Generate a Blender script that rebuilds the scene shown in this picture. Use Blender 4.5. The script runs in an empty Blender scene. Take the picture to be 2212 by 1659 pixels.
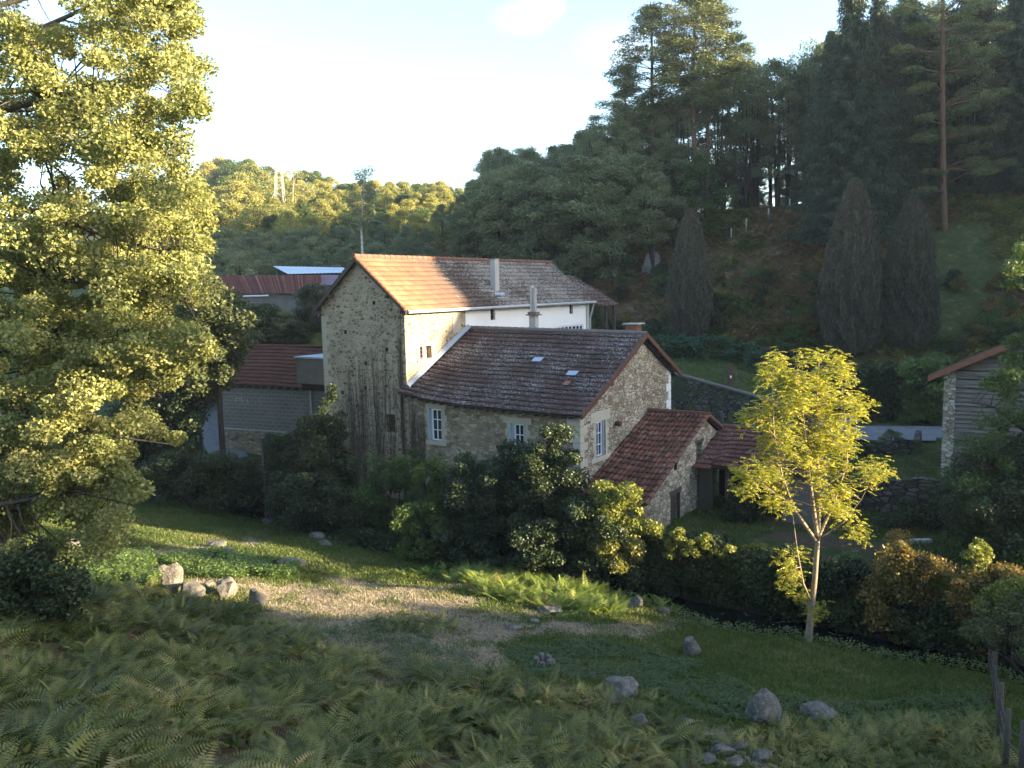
import bpy, math
import numpy as np
R=math.radians
rng=np.random.default_rng(7)
SC=bpy.context.scene
COL=SC.collection
# ------------------------------------------------------------------ camera
F=1789.; PITCH=math.atan(200.5/F); ROLL=R(1.3); CZ=10.0
cp,sp=math.cos(PITCH),math.sin(PITCH); cr,sr=math.cos(ROLL),math.sin(ROLL)
c35,s35=math.cos(R(35)),math.sin(R(35))
def ray(px,py):
    x=(px-1106)/F; y=-(py-829.5)/F
    xu=x*cr+y*sr; yu=-x*sr+y*cr
    return np.array([xu,cp+yu*sp,-sp+yu*cp])
def P(px,py,d):
    r=ray(px,py); t=d/r[1]; return np.array([r[0]*t,d,CZ+r[2]*t])
def aw(a,n): return (a*c35+n*s35,-a*s35+n*c35)
def wa(x,y): return (x*c35-y*s35,x*s35+y*c35)
cd=bpy.data.cameras.new('camera'); cam=bpy.data.objects.new('camera',cd); COL.objects.link(cam)
cd.sensor_width=36; cd.lens=36*F/2212; cd.clip_end=3000; cd.clip_start=.1
from mathutils import Matrix, Vector
cam.matrix_world=Matrix.Translation((0,0,CZ))@Matrix.Rotation(math.pi/2-PITCH,4,'X')@Matrix.Rotation(-ROLL,4,'Z')
SC.camera=cam
# ------------------------------------------------------------------ helpers
def smooth(x,a,b):
    t=np.clip((x-a)/(b-a),0,1); return t*t*(3-2*t)
def tag(o,label=None,cat=None,group=None,kind=None):
    if label: o['label']=label
    if cat: o['category']=cat
    if group: o['group']=group
    if kind: o['kind']=kind
    return o
def empty(name,label,cat,loc=(0,0,0),rz=0,group=None,scale=None):
    o=bpy.data.objects.new(name,None); COL.objects.link(o); o.location=tuple(float(v) for v in loc); o.rotation_euler=(0,0,rz)
    o.empty_display_size=.2
    if scale is not None: o.scale=(scale,)*3 if np.isscalar(scale) else scale
    return tag(o,label,cat,group)
def link(name,me,parent=None):
    o=bpy.data.objects.new(name,me); COL.objects.link(o)
    if parent is not None: o.parent=parent
    return o
def qmesh(name,V,Fc,mat,rnd=None,uv=None,smoothf=False,cols=None):
    """V (n,3), Fc (m,k) arrays"""
    me=bpy.data.meshes.new(name); V=np.asarray(V,dtype=np.float32); Fc=np.asarray(Fc,dtype=np.int32)
    m,k=Fc.shape
    me.vertices.add(len(V)); me.vertices.foreach_set('co',V.ravel())
    me.loops.add(m*k); me.loops.foreach_set('vertex_index',Fc.ravel())
    me.polygons.add(m); me.polygons.foreach_set('loop_start',np.arange(m,dtype=np.int32)*k)
    me.update(calc_edges=True)
    if rnd is not None:
        at=me.attributes.new('rnd','FLOAT','POINT'); at.data.foreach_set('value',np.asarray(rnd,dtype=np.float32))
    if cols is not None:
        for nm,arr in cols.items():
            at=me.attributes.new(nm,'FLOAT','POINT'); at.data.foreach_set('value',np.asarray(arr,dtype=np.float32))
    if uv is not None:
        l=me.uv_layers.new(name='UVMap'); l.data.foreach_set('uv',np.asarray(uv,dtype=np.float32)[Fc.ravel()].ravel())
    if smoothf: me.polygons.foreach_set('use_smooth',np.ones(m,dtype=bool))
    if mat is not None: me.materials.append(mat)
    return me
class MB:
    def __init__(s,mp=None): s.v=[]; s.f=[]; s.mp=mp
    def pt(s,p): s.v.append(tuple(float(c) for c in (s.mp(*p) if s.mp else p))); return len(s.v)-1
    def poly(s,ps): s.f.append([s.pt(p) for p in ps])
    def box(s,x0,x1,y0,y1,z0,z1):
        i=[s.pt(p) for p in ((x0,y0,z0),(x1,y0,z0),(x1,y1,z0),(x0,y1,z0),(x0,y0,z1),(x1,y0,z1),(x1,y1,z1),(x0,y1,z1))]
        for q in ((0,3,2,1),(4,5,6,7),(0,1,5,4),(1,2,6,5),(2,3,7,6),(3,0,4,7)): s.f.append([i[k] for k in q])
    def prism(s,poly,vec):
        """poly list of 3d points, extruded by vec"""
        n=len(poly); A=[s.pt(p) for p in poly]; B=[s.pt(tuple(np.array(p)+np.array(vec))) for p in poly]
        s.f.append(A[::-1]); s.f.append(B)
        for k in range(n): s.f.append([A[k],A[(k+1)%n],B[(k+1)%n],B[k]])
    def tube(s,pts,rad,sides=6):
        pts=[np.array(p,float) for p in pts]
        if np.isscalar(rad): rad=[rad]*len(pts)
        rings=[]
        for i,p in enumerate(pts):
            t=pts[min(i+1,len(pts)-1)]-pts[max(i-1,0)]; t=t/(np.linalg.norm(t)+1e-9)
            u=np.cross(t,(0.3,.9,.1) if abs(t[2])>.5 else (0,0,1)); u/=np.linalg.norm(u)+1e-9; w=np.cross(t,u)
            rings.append([s.pt(p+rad[i]*(math.cos(2*math.pi*k/sides)*u+math.sin(2*math.pi*k/sides)*w)) for k in range(sides)])
        for a,b in zip(rings,rings[1:]):
            for k in range(sides): s.f.append([a[k],a[(k+1)%sides],b[(k+1)%sides],b[k]])
        s.f.append(rings[0][::-1]); s.f.append(rings[-1])
    def mesh(s,name,mat,base=(0,0,0),sm=False):
        me=bpy.data.meshes.new(name); b=np.array(base)
        me.from_pydata([tuple(np.array(v)-b) for v in s.v],[],s.f); me.materials.append(mat)
        if sm: me.polygons.foreach_set('use_smooth',np.ones(len(me.polygons),dtype=bool))
        me.update(); return me
class House:
    """frame in wall coordinates (a, n, z), rotated -35 degrees about z"""
    def __init__(s,name,label,cat,base,rot=-35.,group=None):
        s.b=base; s.r=rot
        c,sn=math.cos(R(rot)),math.sin(R(rot))
        s.root=empty(name,label,cat,(base[0]*c-base[1]*sn,base[0]*sn+base[1]*c,base[2]),R(rot),group)
    def part(s,name,mb,mat,parent=None,sm=False,label=None):
        me=mb.mesh(name,mat,s.b,sm); o=link(name,me,parent or s.root)
        if label: o['label']=label
        return o
    def qpart(s,name,V,Fc,mat,parent=None,**k):
        o=link(name,qmesh(name,np.asarray(V)-np.array(s.b),Fc,mat,**k),parent or s.root); return o
# ------------------------------------------------------------------ materials
class N:
    def __init__(s,name):
        s.m=bpy.data.materials.new(name); s.m.use_nodes=True; s.t=s.m.node_tree; s.t.nodes.clear()
        s.out=s.t.nodes.new('ShaderNodeOutputMaterial')
    def n(s,ty,ins=None,**kw):
        x=s.t.nodes.new('ShaderNode'+ty)
        for k,v in kw.items(): setattr(x,k,v)
        for k,v in (ins or {}).items():
            if isinstance(v,bpy.types.NodeSocket): s.t.links.new(v,x.inputs[k])
            else: x.inputs[k].default_value=v
        return x
    def ramp(s,fac,stops,interp='LINEAR'):
        r=s.t.nodes.new('ShaderNodeValToRGB'); s.t.links.new(fac,r.inputs[0]); r.color_ramp.interpolation=interp
        e=r.color_ramp.elements
        while len(e)<len(stops): e.new(.5)
        for el,(p,c) in zip(e,stops): el.position=p; el.color=(*c,1) if len(c)==3 else c
        return r.outputs[0]
    def mix(s,f,a,b,bt='MIX'):
        x=s.t.nodes.new('ShaderNodeMix'); x.data_type='RGBA'; x.blend_type=bt
        for i,v in ((0,f),(6,a),(7,b)):
            if isinstance(v,bpy.types.NodeSocket): s.t.links.new(v,x.inputs[i])
            else: x.inputs[i].default_value=(*v,1) if isinstance(v,tuple) and len(v)==3 else v
        return x.outputs[2]
    def math(s,op,a,b=0.,c=0.):
        x=s.t.nodes.new('ShaderNodeMath'); x.operation=op
        for i,v in enumerate((a,b,c)):
            if isinstance(v,bpy.types.NodeSocket): s.t.links.new(v,x.inputs[i])
            else: x.inputs[i].default_value=v
        return x.outputs[0]
    def obj(s): return s.n('TexCoord').outputs['Object']
    def map(s,v,sc=(1,1,1),loc=(0,0,0)): return s.n('Mapping',{'Vector':v,'Scale':sc,'Location':loc}).outputs[0]
    def noise(s,v,scale,detail=4,rough=.55,dist=0.): return s.n('TexNoise',{'Vector':v,'Scale':scale,'Detail':detail,'Roughness':rough,'Distortion':dist}).outputs[0]
    def bsdf(s,col,rough=.85,bump=None,bs=.5,bd=.02,spec=.3,metal=0.):
        p=s.n('BsdfPrincipled',{'Base Color':col if isinstance(col,bpy.types.NodeSocket) else (*col,1),'Roughness':rough,'Specular IOR Level':spec,'Metallic':metal})
        if bump is not None:
            b=s.n('Bump',{'Height':bump,'Strength':bs,'Distance':bd}); s.t.links.new(b.outputs[0],p.inputs['Normal'])
        s.t.links.new(p.outputs[0],s.out.inputs[0]); return s.m
def plain(name,col,rough=.7,var=.25,scale=6.,spec=.3,metal=0.):
    g=N(name); o=g.obj(); nz=g.noise(o,scale,5)
    c=g.mix(nz,tuple(v*(1-var) for v in col),tuple(min(1,v*(1+var)) for v in col))
    return g.bsdf(c,rough,nz,.3,.01,spec,metal)
def stone(name,cols,mortar,sc=(3.6,3.6,7.5),mw=.07,stain=.35,bd=.03,moss=0.):
    g=N(name); o=g.obj()
    wob=g.n('TexNoise',{'Vector':o,'Scale':2.2,'Detail':3}).outputs['Color']
    v=g.mix(.10,o,wob)  # jitter the joints
    mp=g.map(v,sc)
    vo=g.n('TexVoronoi',{'Vector':mp,'Scale':1.,'Randomness':.95}); ed=g.n('TexVoronoi',{'Vector':mp,'Scale':1.,'Randomness':.95},feature='DISTANCE_TO_EDGE')
    sep=g.n('SeparateColor',{'Color':vo.outputs['Color']})
    c=g.ramp(sep.outputs[0],[(i/(len(cols)-1),c) for i,c in enumerate(cols)])
    fine=g.noise(o,26,5,.7)
    c=g.mix(.55,c,g.ramp(fine,[(.3,(.25,.25,.25)),(.7,(1.,1.,1.))]),'MULTIPLY')
    c=g.mix(1.,c,(1.35,1.35,1.35),'MULTIPLY')
    edr=g.n('MapRange',{'Value':ed.outputs['Distance'],'From Min':mw*.35,'From Max':mw*1.5}).outputs[0]
    big=g.noise(o,.45,5,.6)
    mt=g.mix(g.noise(o,9,3),tuple(x*.8 for x in mortar),mortar)
    hole=g.ramp(g.noise(o,3.2,4,.7),[(.30,(.25,.25,.25)),(.46,(1,1,1))])
    mt=g.mix(.8,mt,hole,'MULTIPLY')
    c=g.mix(edr,mt,c)
    st=g.ramp(big,[(.3,(1-stain,)*3),(.62,(1.,1.,1.))])
    c=g.mix(1.,c,st,'MULTIPLY')
    if moss>0:
        mm=g.ramp(g.noise(o,1.3,6,.7),[(.62-moss*.3,(0,0,0)),(.72-moss*.25,(1,1,1))]); c=g.mix(mm,c,(.05,.07,.03))
    h=g.math('ADD',g.math('MULTIPLY',edr,1.),g.math('MULTIPLY',fine,.35))
    return g.bsdf(c,.92,h,.8,bd,.15)
def tiles(name,cols,lichen,lich_col=(.5,.5,.47),dark=.5,grad=None,bump=True):
    g=N(name); uv=g.n('UVMap',uv_map='UVMap').outputs[0]
    fl=g.n('VectorMath',{0:uv},operation='FLOOR').outputs[0]
    wn=g.n('TexWhiteNoise',{'Vector':fl}).outputs['Value']
    o=g.obj()
    c=g.ramp(wn,[(i/(len(cols)-1),c) for i,c in enumerate(cols)])
    big=g.noise(o,.5,4,.6)
    c=g.mix(.8,c,g.ramp(big,[(.3,(dark,dark,dark)),(.65,(1.1,1.1,1.1))]),'MULTIPLY')
    uvs=g.map(uv,(1.,.7,1.))
    l1=g.noise(uvs,3.6,3,.7); l2=g.noise(o,.55,5,.7)
    s=g.math('ADD',g.math('MULTIPLY',l1,1.25),g.math('MULTIPLY',l2,.55))
    s=g.math('ADD',s,-.08)
    if grad:
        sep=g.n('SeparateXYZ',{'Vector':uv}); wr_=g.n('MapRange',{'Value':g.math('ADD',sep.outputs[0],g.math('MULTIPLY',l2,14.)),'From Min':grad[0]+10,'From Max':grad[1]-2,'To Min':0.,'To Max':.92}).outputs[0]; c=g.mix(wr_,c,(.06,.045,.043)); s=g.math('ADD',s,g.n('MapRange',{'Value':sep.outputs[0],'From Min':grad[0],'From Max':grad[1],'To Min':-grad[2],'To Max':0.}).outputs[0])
    m=g.ramp(s,[(1.08-lichen*.35,(0,0,0)),(1.17-lichen*.35,(1,1,1))])
    c=g.mix(g.math('MULTIPLY',m,.72),c,lich_col)
    return g.bsdf(c,.85,l1,.4,.01,.2)
def leafmat(name,c1,c2,trans=.35,c3=None,objvar=.25,rough=.5):
    g=N(name); at=g.n('Attribute',attribute_name='rnd').outputs['Fac']
    st=[(0,c1),(1,c2)] if c3 is None else [(0,c1),(.8,c2),(1,c3)]
    c=g.ramp(at,st)
    oi=g.n('ObjectInfo').outputs['Random']
    c=g.mix(1.,c,g.ramp(oi,[(0,(1-objvar,1-objvar*.8,1-objvar)),(1,(1+objvar,1+objvar*.6,1+objvar*.3))]),'MULTIPLY')
    p=g.n('BsdfPrincipled',{'Base Color':c,'Roughness':rough,'Specular IOR Level':.35})
    tc=g.mix(1.,c,(1.25,1.3,.55),'MULTIPLY')
    t=g.n('BsdfTranslucent',{'Color':tc}); mx=g.n('MixShader',{0:trans,1:p.outputs[0],2:t.outputs[0]})
    g.t.links.new(mx.outputs[0],g.out.inputs[0]); return g.m
def barkmat(name,c1,c2,zs=2.,sc=9.):
    g=N(name); o=g.map(g.obj(),(sc,sc,zs)); nz=g.noise(o,1.2,6,.7); c=g.ramp(nz,[(.3,c1),(.68,c2)])
    return g.bsdf(c,.9,nz,.7,.03,.15)
M={}
M['stone']=stone('rubble_stone',[(.15,.11,.07),(.33,.26,.17),(.47,.38,.26),(.21,.17,.12),(.40,.32,.22)],(.30,.24,.16),moss=.0)
M['stone_tower']=stone('tower_rubble_stone',[(.13,.095,.06),(.32,.25,.165),(.43,.35,.24),(.17,.135,.095),(.36,.29,.20)],(.50,.42,.30),sc=(4.4,4.4,8.),mw=.11,stain=.3)
M['stone_pale']=stone('pale_rubble_stone',[(.24,.19,.13),(.46,.41,.32),(.60,.55,.46),(.32,.26,.18),(.50,.45,.36)],(.21,.17,.12),sc=(3.6,3.6,8.),mw=.06,stain=.25)
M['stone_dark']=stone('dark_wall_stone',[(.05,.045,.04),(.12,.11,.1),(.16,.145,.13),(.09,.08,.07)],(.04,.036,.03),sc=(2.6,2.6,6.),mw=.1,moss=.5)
M['ashlar']=plain('dressed_stone',(.42,.37,.28),.85,.22,3.)
M['ashlar_pale']=plain('pale_dressed_stone',(.52,.48,.39),.85,.18,3.)
M['render']=plain('white_render',(.84,.84,.84),.8,.05,1.5)
M['oldrender']=plain('weathered_mortar_render',(.38,.345,.285),.9,.25,1.2)
M['white']=plain('white_paint',(.78,.79,.82),.5,.06,4.)
M['shutter']=plain('pale_blue_grey_paint',(.40,.43,.50),.5,.1,6.)
M['glass']=N('dark_window_glass').bsdf((.02,.024,.03),.08,spec=.6)
M['shadein']=plain('interior_shade',(.012,.011,.01),.95,.3)  # near-black surface stands in for the shade inside openings and recesses
M['brownframe']=plain('brown_window_frame',(.12,.05,.03),.6,.2)
M['zinc']=plain('zinc_flashing',(.36,.42,.5),.45,.15,5.,.5,.3)
M['gutter']=plain('grey_gutter',(.42,.43,.45),.5,.12,5.)
M['timber']=plain('dark_weathered_timber',(.07,.055,.045),.85,.4,9.)
M['concrete']=plain('stained_concrete',(.14,.125,.105),.9,.4,1.6)
M['concrete_pale']=plain('pale_concrete',(.42,.41,.38),.85,.3,3.)
M['brick']=plain('old_brick',(.20,.085,.055),.9,.35,10.)
M['metal']=plain('dark_wire_metal',(.10,.09,.085),.6,.3,8.)
M['pylon']=plain('galvanised_steel',(.42,.42,.38),.5,.1,3.)
M['post']=plain('weathered_fence_wood',(.085,.07,.055),.9,.4,12.)
M['post_pale']=plain('pale_fence_wood',(.42,.41,.38),.85,.2,8.)
M['post_red']=plain('reddish_gate_post_wood',(.11,.05,.04),.85,.3,8.)
M['vine']=plain('bare_vine_bark',(.11,.085,.062),.95,.35,12.)
M['tile_main']=tiles('grey_brown_lichen_tiles',[(.060,.040,.036),(.085,.052,.045),(.11,.066,.055),(.07,.05,.047)],.50,(.46,.46,.46),.6)
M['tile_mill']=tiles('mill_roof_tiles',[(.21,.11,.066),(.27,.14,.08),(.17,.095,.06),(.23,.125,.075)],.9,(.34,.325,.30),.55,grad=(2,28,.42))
M['tile_canal']=tiles('red_canal_tiles',[(.16,.062,.042),(.24,.09,.058),(.12,.055,.04),(.28,.12,.08),(.085,.05,.04)],.35,(.33,.29,.25),.45)
M['tile_red']=tiles('red_mechanical_tiles',[(.14,.062,.046),(.19,.08,.056),(.115,.056,.043)],.5,(.36,.32,.3),.6)
M['tile_low']=tiles('dull_red_tiles',[(.115,.052,.04),(.145,.062,.048),(.095,.048,.038)],.12,(.25,.2,.18),.6)
M['ridge_tile']=plain('terracotta_ridge',(.17,.085,.06),.85,.45,4.)
M['ridge_grey']=plain('lichened_ridge_tiles',(.15,.13,.12),.9,.5,5.)
M['verge_brown']=plain('brown_verge_tiles',(.13,.065,.045),.85,.4,4.)
M['verge_tile']=plain('orange_brown_verge_tiles',(.24,.10,.06),.85,.4,4.)
def rustmat():
    g=N('rusty_corrugated_iron'); uv=g.n('UVMap',uv_map='UVMap').outputs[0]; o=g.obj()
    s=g.map(uv,(1.,.05,1.)); nz=g.noise(s,.9,6,.75); n2=g.noise(o,.6,4)
    c=g.ramp(nz,[(.36,(.035,.022,.028)),(.46,(.07,.032,.03)),(.54,(.16,.06,.04)),(.61,(.21,.09,.06)),(.64,(.45,.38,.36))])
    c=g.mix(g.math('MULTIPLY',n2,.25),c,(.05,.032,.036)); return g.bsdf(c,.9,nz,.2,.01,.1)
M['rust']=rustmat()
M['bluetin']=plain('pale_blue_metal_sheet',(.40,.48,.58),.45,.12,2.,.5)
M['violettin']=plain('purple_grey_metal_sheet',(.16,.10,.13),.6,.2,2.)
M['greentin']=plain('dark_green_boarding',(.03,.07,.06),.8,.3,4.)
M['oldplaster']=plain('stained_grey_plaster',(.17,.15,.135),.9,.35,2.)
def rockmat():
    g=N('lichened_granite'); o=g.obj(); nz=g.noise(o,3.,7,.7); n2=g.noise(o,14,5,.7)
    c=g.ramp(nz,[(.3,(.06,.055,.05)),(.5,(.13,.12,.105)),(.7,(.22,.205,.18))]); c=g.mix(g.ramp(n2,[(.55,(0,0,0)),(.66,(.6,.6,.6))]),c,(.30,.30,.27))
    return g.bsdf(c,.92,g.math('ADD',nz,n2),.6,.05,.15)
M['rock']=rockmat()
# leaves
M['lf_oak']=leafmat('oak_leaf',(.11,.14,.04),(.30,.30,.11),.28,(.42,.37,.15),objvar=0.)
M['lf_mid']=leafmat('green_leaf',(.045,.085,.025),(.10,.15,.045),.3,(.15,.17,.05))
M['lf_bg']=leafmat('wood_leaf',(.07,.10,.065),(.19,.22,.125),.25,(.22,.21,.10))
M['lf_ash']=leafmat('ash_leaf',(.045,.065,.025),(.085,.10,.04),.2,(.12,.12,.05))
M['lf_gold']=leafmat('autumn_leaf',(.17,.19,.055),(.31,.30,.10),.3,(.40,.32,.12))
M['lf_dark']=leafmat('dark_shrub_leaf',(.018,.032,.013),(.045,.068,.028),.15,(.10,.125,.055))
M['lf_laurel']=leafmat('glossy_shrub_leaf',(.018,.034,.016),(.036,.06,.03),.12,(.07,.10,.06),rough=.42)
M['lf_ivy']=leafmat('ivy_leaf',(.018,.034,.012),(.055,.08,.03),.15,(.12,.14,.05),rough=.4)
M['lf_yellow']=leafmat('yellow_green_leaf',(.11,.14,.03),(.24,.25,.06),.3,(.36,.32,.08),objvar=0.)
M['lf_acacia']=leafmat('young_tree_leaf',(.17,.19,.03),(.36,.34,.06),.45,(.52,.42,.06),objvar=0.)
M['lf_bramble']=leafmat('autumn_bramble_leaf',(.08,.085,.025),(.22,.16,.05),.3,(.46,.20,.06),objvar=0.)
M['lf_pine']=leafmat('pine_needle',(.06,.09,.045),(.15,.175,.07),.2,(.24,.23,.09))
M['lf_spruce']=leafmat('spruce_needle',(.025,.048,.028),(.07,.10,.055),.1)
M['lf_cypress']=leafmat('yew_needle',(.055,.052,.036),(.13,.115,.08),.1,objvar=.1)
M['lf_juniper']=leafmat('juniper_needle',(.02,.055,.03),(.05,.11,.055),.1)
M['fern']=leafmat('bracken_frond',(.065,.080,.017),(.22,.22,.06),.28,(.36,.28,.10),objvar=0.)
M['fern_lit']=leafmat('sunlit_bracken_frond',(.14,.20,.04),(.26,.30,.07),.35,(.28,.20,.07),objvar=0.)  # brighter copy of the fern, with the sunlight put into its leaf colour
M['fern_dead']=leafmat('autumn_bracken',(.13,.07,.04),(.22,.13,.07),.2,(.27,.22,.09),objvar=0.)
M['fern_hill']=leafmat('hillside_bracken',(.20,.115,.07),(.27,.20,.11),.2,(.22,.22,.10),objvar=0.)
M['grass']=leafmat('grass_blade',(.045,.080,.016),(.12,.15,.035),.3,(.24,.20,.10),objvar=0.)
M['straw']=leafmat('dry_grass_blade',(.24,.20,.14),(.38,.325,.24),.2,(.18,.18,.06),objvar=0.)
M['nettle']=leafmat('nettle_leaf',(.07,.125,.025),(.16,.22,.055),.35,objvar=0.)
M['nettle_dark']=leafmat('clover_leaf',(.04,.070,.022),(.09,.125,.04),.25,objvar=0.)
M['bark']=barkmat('grey_bark',(.045,.038,.03),(.11,.095,.075))
M['bark_dark']=barkmat('dark_bark',(.02,.017,.014),(.055,.046,.037))
M['bark_pale']=barkmat('young_smooth_bark',(.17,.135,.09),(.32,.26,.18),3.,6.)
M['bark_red']=barkmat('pine_bark',(.10,.055,.035),(.20,.12,.08))
M['bark_birch']=barkmat('birch_bark',(.18,.17,.16),(.62,.61,.58),9.,3.)
# ------------------------------------------------------------------ terrain
K=math.tan(R(12)); SAZ=R(105); SX,SY=math.sin(SAZ),math.cos(SAZ); UX,UY=-SY,SX
VU=[-120,5,13,16,19,20.3,23,25,28.4,29.2,30.6,32,33,35.6,37,38.4,39.8,41.9,45,50,62,112]
VV=[9,8.8,8.2,6.9,6.2,3.4,2.0,0.,-.6,2.4,5.4,7.2,7.9,8.7,9.2,10.5,12.1,15.2,20,25,28.4,33]
TR=62.
def vprof(u): return np.interp(u,VU,VV)
def bumps(x,y,s,seed=0):
    r=np.random.default_rng(seed); z=0
    for k in range(5):
        th=r.uniform(0,6.28); ph=r.uniform(0,6.28,2); f=s*(1.6**k)*r.uniform(.8,1.2)
        z=z+np.sin((x*math.cos(th)+y*math.sin(th))*f+ph[0])*np.cos((-x*math.sin(th)+y*math.cos(th))*f*1.1+ph[1])/(1.5**k)
    return z/2.
def hterr(x,y):
    x=np.asarray(x,float); y=np.asarray(y,float)
    a=x*c35-y*s35; n=x*s35+y*c35
    wig=.35*np.sin(a*.55)+.2*np.sin(a*1.3+1)
    near=np.interp(n+wig*smooth(n,16,22),[-60,-8,0,5,10,13,16,20,23.4,24.5,25.2],[16,10.5,6.6,4.0,2.3,1.5,.9,.2,-.35,-.65,-1.35])
    rise=smooth(-a,18,34)*smooth(24-n,4,18)*.9
    near=near+rise
    near=near+.10*bumps(x,y,.55,3)*smooth(24.4-n,0,2)+.03*bumps(x,y,2.2,4)*smooth(24.4-n,0,1)
    # right bank profile, house side
    upper=np.interp(a,[-60,-22,-16,-12.5,-11],[4.7,4.5,3.2,1.9,1.6])
    toe=62+.32*np.clip(a+23,0,40)
    rp=np.interp(n,[25.2,26.6,27.2,28.5,36.9,37.3,42,49,49.4],[-1.35,-1.3,.1,.25,.3,.5,1.3,1.5,2.])
    gar=np.interp(n,[25.2,26.6,27.2,28.5,36.9,37.3,42,49,56],[-1.35,-1.3,.1,.15,.2,1.5,1.35,1.3,1.7])
    wr=smooth(a,-14.5,-12)
    rp=rp*(1-wr)+gar*wr
    up=np.where(n>49.2,upper,0); 
    rp=np.where(n>49.2,np.maximum(rp,upper),rp)
    hill=np.interp(n-toe,[-8,-2,0,15,19,60,120],[0,.4,1.2,11.3,12.4,15,13])
    base=np.where(n>toe-8, np.maximum(rp,1.7)+ (3.6-np.maximum(rp,1.7)+1.2)*smooth(n-toe,-8,2)*(np.maximum(rp,1.7)<4.8), rp)
    right=base+hill*smooth(n,50,56)
    right=right+.35*bumps(x,y,.22,9)*smooth(n-toe,-1,4)
    left=np.interp(n,[25.2,26.6,27.6,31,34,39.3,42,60,90],[-1.35,-1.3,.2,.8,2.2,7.2,8.3,9.,10.])
    ab=np.interp(n,[30,35,50,62,75,110],[-36,-38,-42,-58,-64,-70])
    wl=smooth(-a,-ab,-ab+6)
    far=right*(1-wl)+left*wl
    dy=np.interp(y,[100,180,260,400],[0,17,26,30]); far=far+dy*smooth(-x+y*.0,-40,25)*1.
    z=np.where(n<25.2,near,far)
    # unseen ridge added to the east, its crest shaped to shade the valley floor
    T=x*SX+y*SY; u=x*UX+y*UY
    top=vprof(u)+TR*K-4.5
    w=np.exp(-((T-TR)/11.)**2)*smooth(T,34,48)+smooth(T,TR,TR+8)*.0
    w=np.maximum(w,smooth(T,TR,TR+2)*np.exp(-(np.clip(T-TR,0,999)/60.)**2))
    w=w*smooth(-u,-140,-122)
    z=z*(1-w)+np.maximum(top,z)*w
    return z
def G(px,py,dmin=8.):
    r=ray(px,py); r=r/r[1]; d=np.linspace(dmin,160,6000); zz=CZ+r[2]*d-hterr(r[0]*d,d)
    i=int(np.argmax(zz<0)); d0=d[i]; return np.array([r[0]*d0,d0,float(hterr(r[0]*d0,d0))])
def gz(x,y): return float(hterr(x,y))
def inpoly(px,py,poly):
    px=np.asarray(px,float); py=np.asarray(py,float); c=np.zeros(px.shape,bool); n=len(poly)
    for i in range(n):
        x0,y0=poly[i]; x1,y1=poly[(i+1)%n]
        cond=((y0>py)!=(y1>py))&(px<(x1-x0)*(py-y0)/((y1-y0)+1e-12)+x0); c^=cond
    return c
def proj(x,y,z):
    z=z-CZ; f=y*cp-z*sp; u=y*sp+z*cp; X=x/np.maximum(f,.01); Y=u/np.maximum(f,.01)
    return 1106+F*(X*cr-Y*sr),829.5-F*(X*sr+Y*cr)
# ground regions, outlined once and turned into plan polygons on the terrain
def gpoly(pts): return [tuple(G(*p)[:2]) for p in pts]
SOIL=[gpoly([(540,1270),(700,1255),(960,1262),(1060,1300),(1150,1350),(1080,1390),(1040,1440),(960,1490),(640,1480),(650,1400),(560,1350)]),
      gpoly([(1080,1345),(1300,1335),(1480,1345),(1560,1325),(1660,1345),(1600,1360),(1400,1375),(1150,1395)]),
      gpoly([(210,1190),(330,1175),(480,1195),(560,1225),(430,1235),(230,1225)]),
      gpoly([(440,1250),(600,1245),(620,1275),(480,1290)]),
      gpoly([(480,1155),(560,1145),(560,1175),(500,1180)]),
      gpoly([(1480,1640),(1500,1590),(1640,1600),(1700,1659),(1480,1700)])]
GARD=[gpoly([(1560,1150),(1700,1130),(1850,1160),(2050,1200),(2150,1240),(1900,1240),(1640,1185)])]
def cellmask(polys,x,y,soft=.5):
    # jittered membership => ragged edge
    m=np.zeros(x.shape)
    for k in range(6):
        jx=x+rng.normal(0,soft,x.shape)*.9+.35*bumps(x,y,1.4,20+k)+1.5*bumps(x,y,.8,80); jy=y+rng.normal(0,soft,x.shape)*.9+.35*bumps(x,y,1.3,40+k)+1.3*bumps(x,y,.9,81)
        mm=np.zeros(x.shape,bool)
        for p in polys: mm|=inpoly(jx,jy,p)
        m+=mm
    return m/6
def axis(segs):
    out=[segs[0][0]]
    for (a,b,s) in segs:
        k=max(1,int(round((b-a)/s))); out+=list(np.linspace(a,b,k+1)[1:])
    return np.array(out)
X=axis([(-420,-120,15),(-120,-50,4),(-50,-24,1.),(-24,24,.22),(24,50,.8),(50,110,2.),(110,180,6),(180,420,20)])
Y=axis([(-160,-80,10),(-80,-20,3),(-20,8,.9),(8,48,.22),(48,100,.7),(100,200,3),(200,520,16)])
gx,gy=np.meshgrid(X,Y); gzv=hterr(gx,gy)
nx,ny=len(X),len(Y); idx=np.arange(nx*ny).reshape(ny,nx)
FQ=np.stack([idx[:-1,:-1],idx[:-1,1:],idx[1:,1:],idx[1:,:-1]],-1).reshape(-1,4)
ga=gx*c35-gy*s35; gn=gx*s35+gy*c35
soil=cellmask(SOIL,gx,gy,.35); gard=cellmask(GARD,gx,gy,.3)*smooth(np.sin(gn*2.6+.5*np.sin(ga)),-.7,.1)
toe_=62+.32*np.clip(ga+23,0,40)
litter=smooth(gn-toe_,-6,3)*smooth(ga,-70,-60)
lawnp=[(30.0,58.0),(36,60),(40,70),(33,70),(28,64)]
litter*=1-.9*inpoly(gx,gy,lawnp)
litter=np.maximum(litter,smooth(13.5-gn,0,3)*.8)
bed=((gn>24.9)&(gn<27.4)).astype(float)
g=N('ground'); o=g.obj()
at=lambda nm: g.n('Attribute',attribute_name=nm).outputs['Fac']
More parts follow.
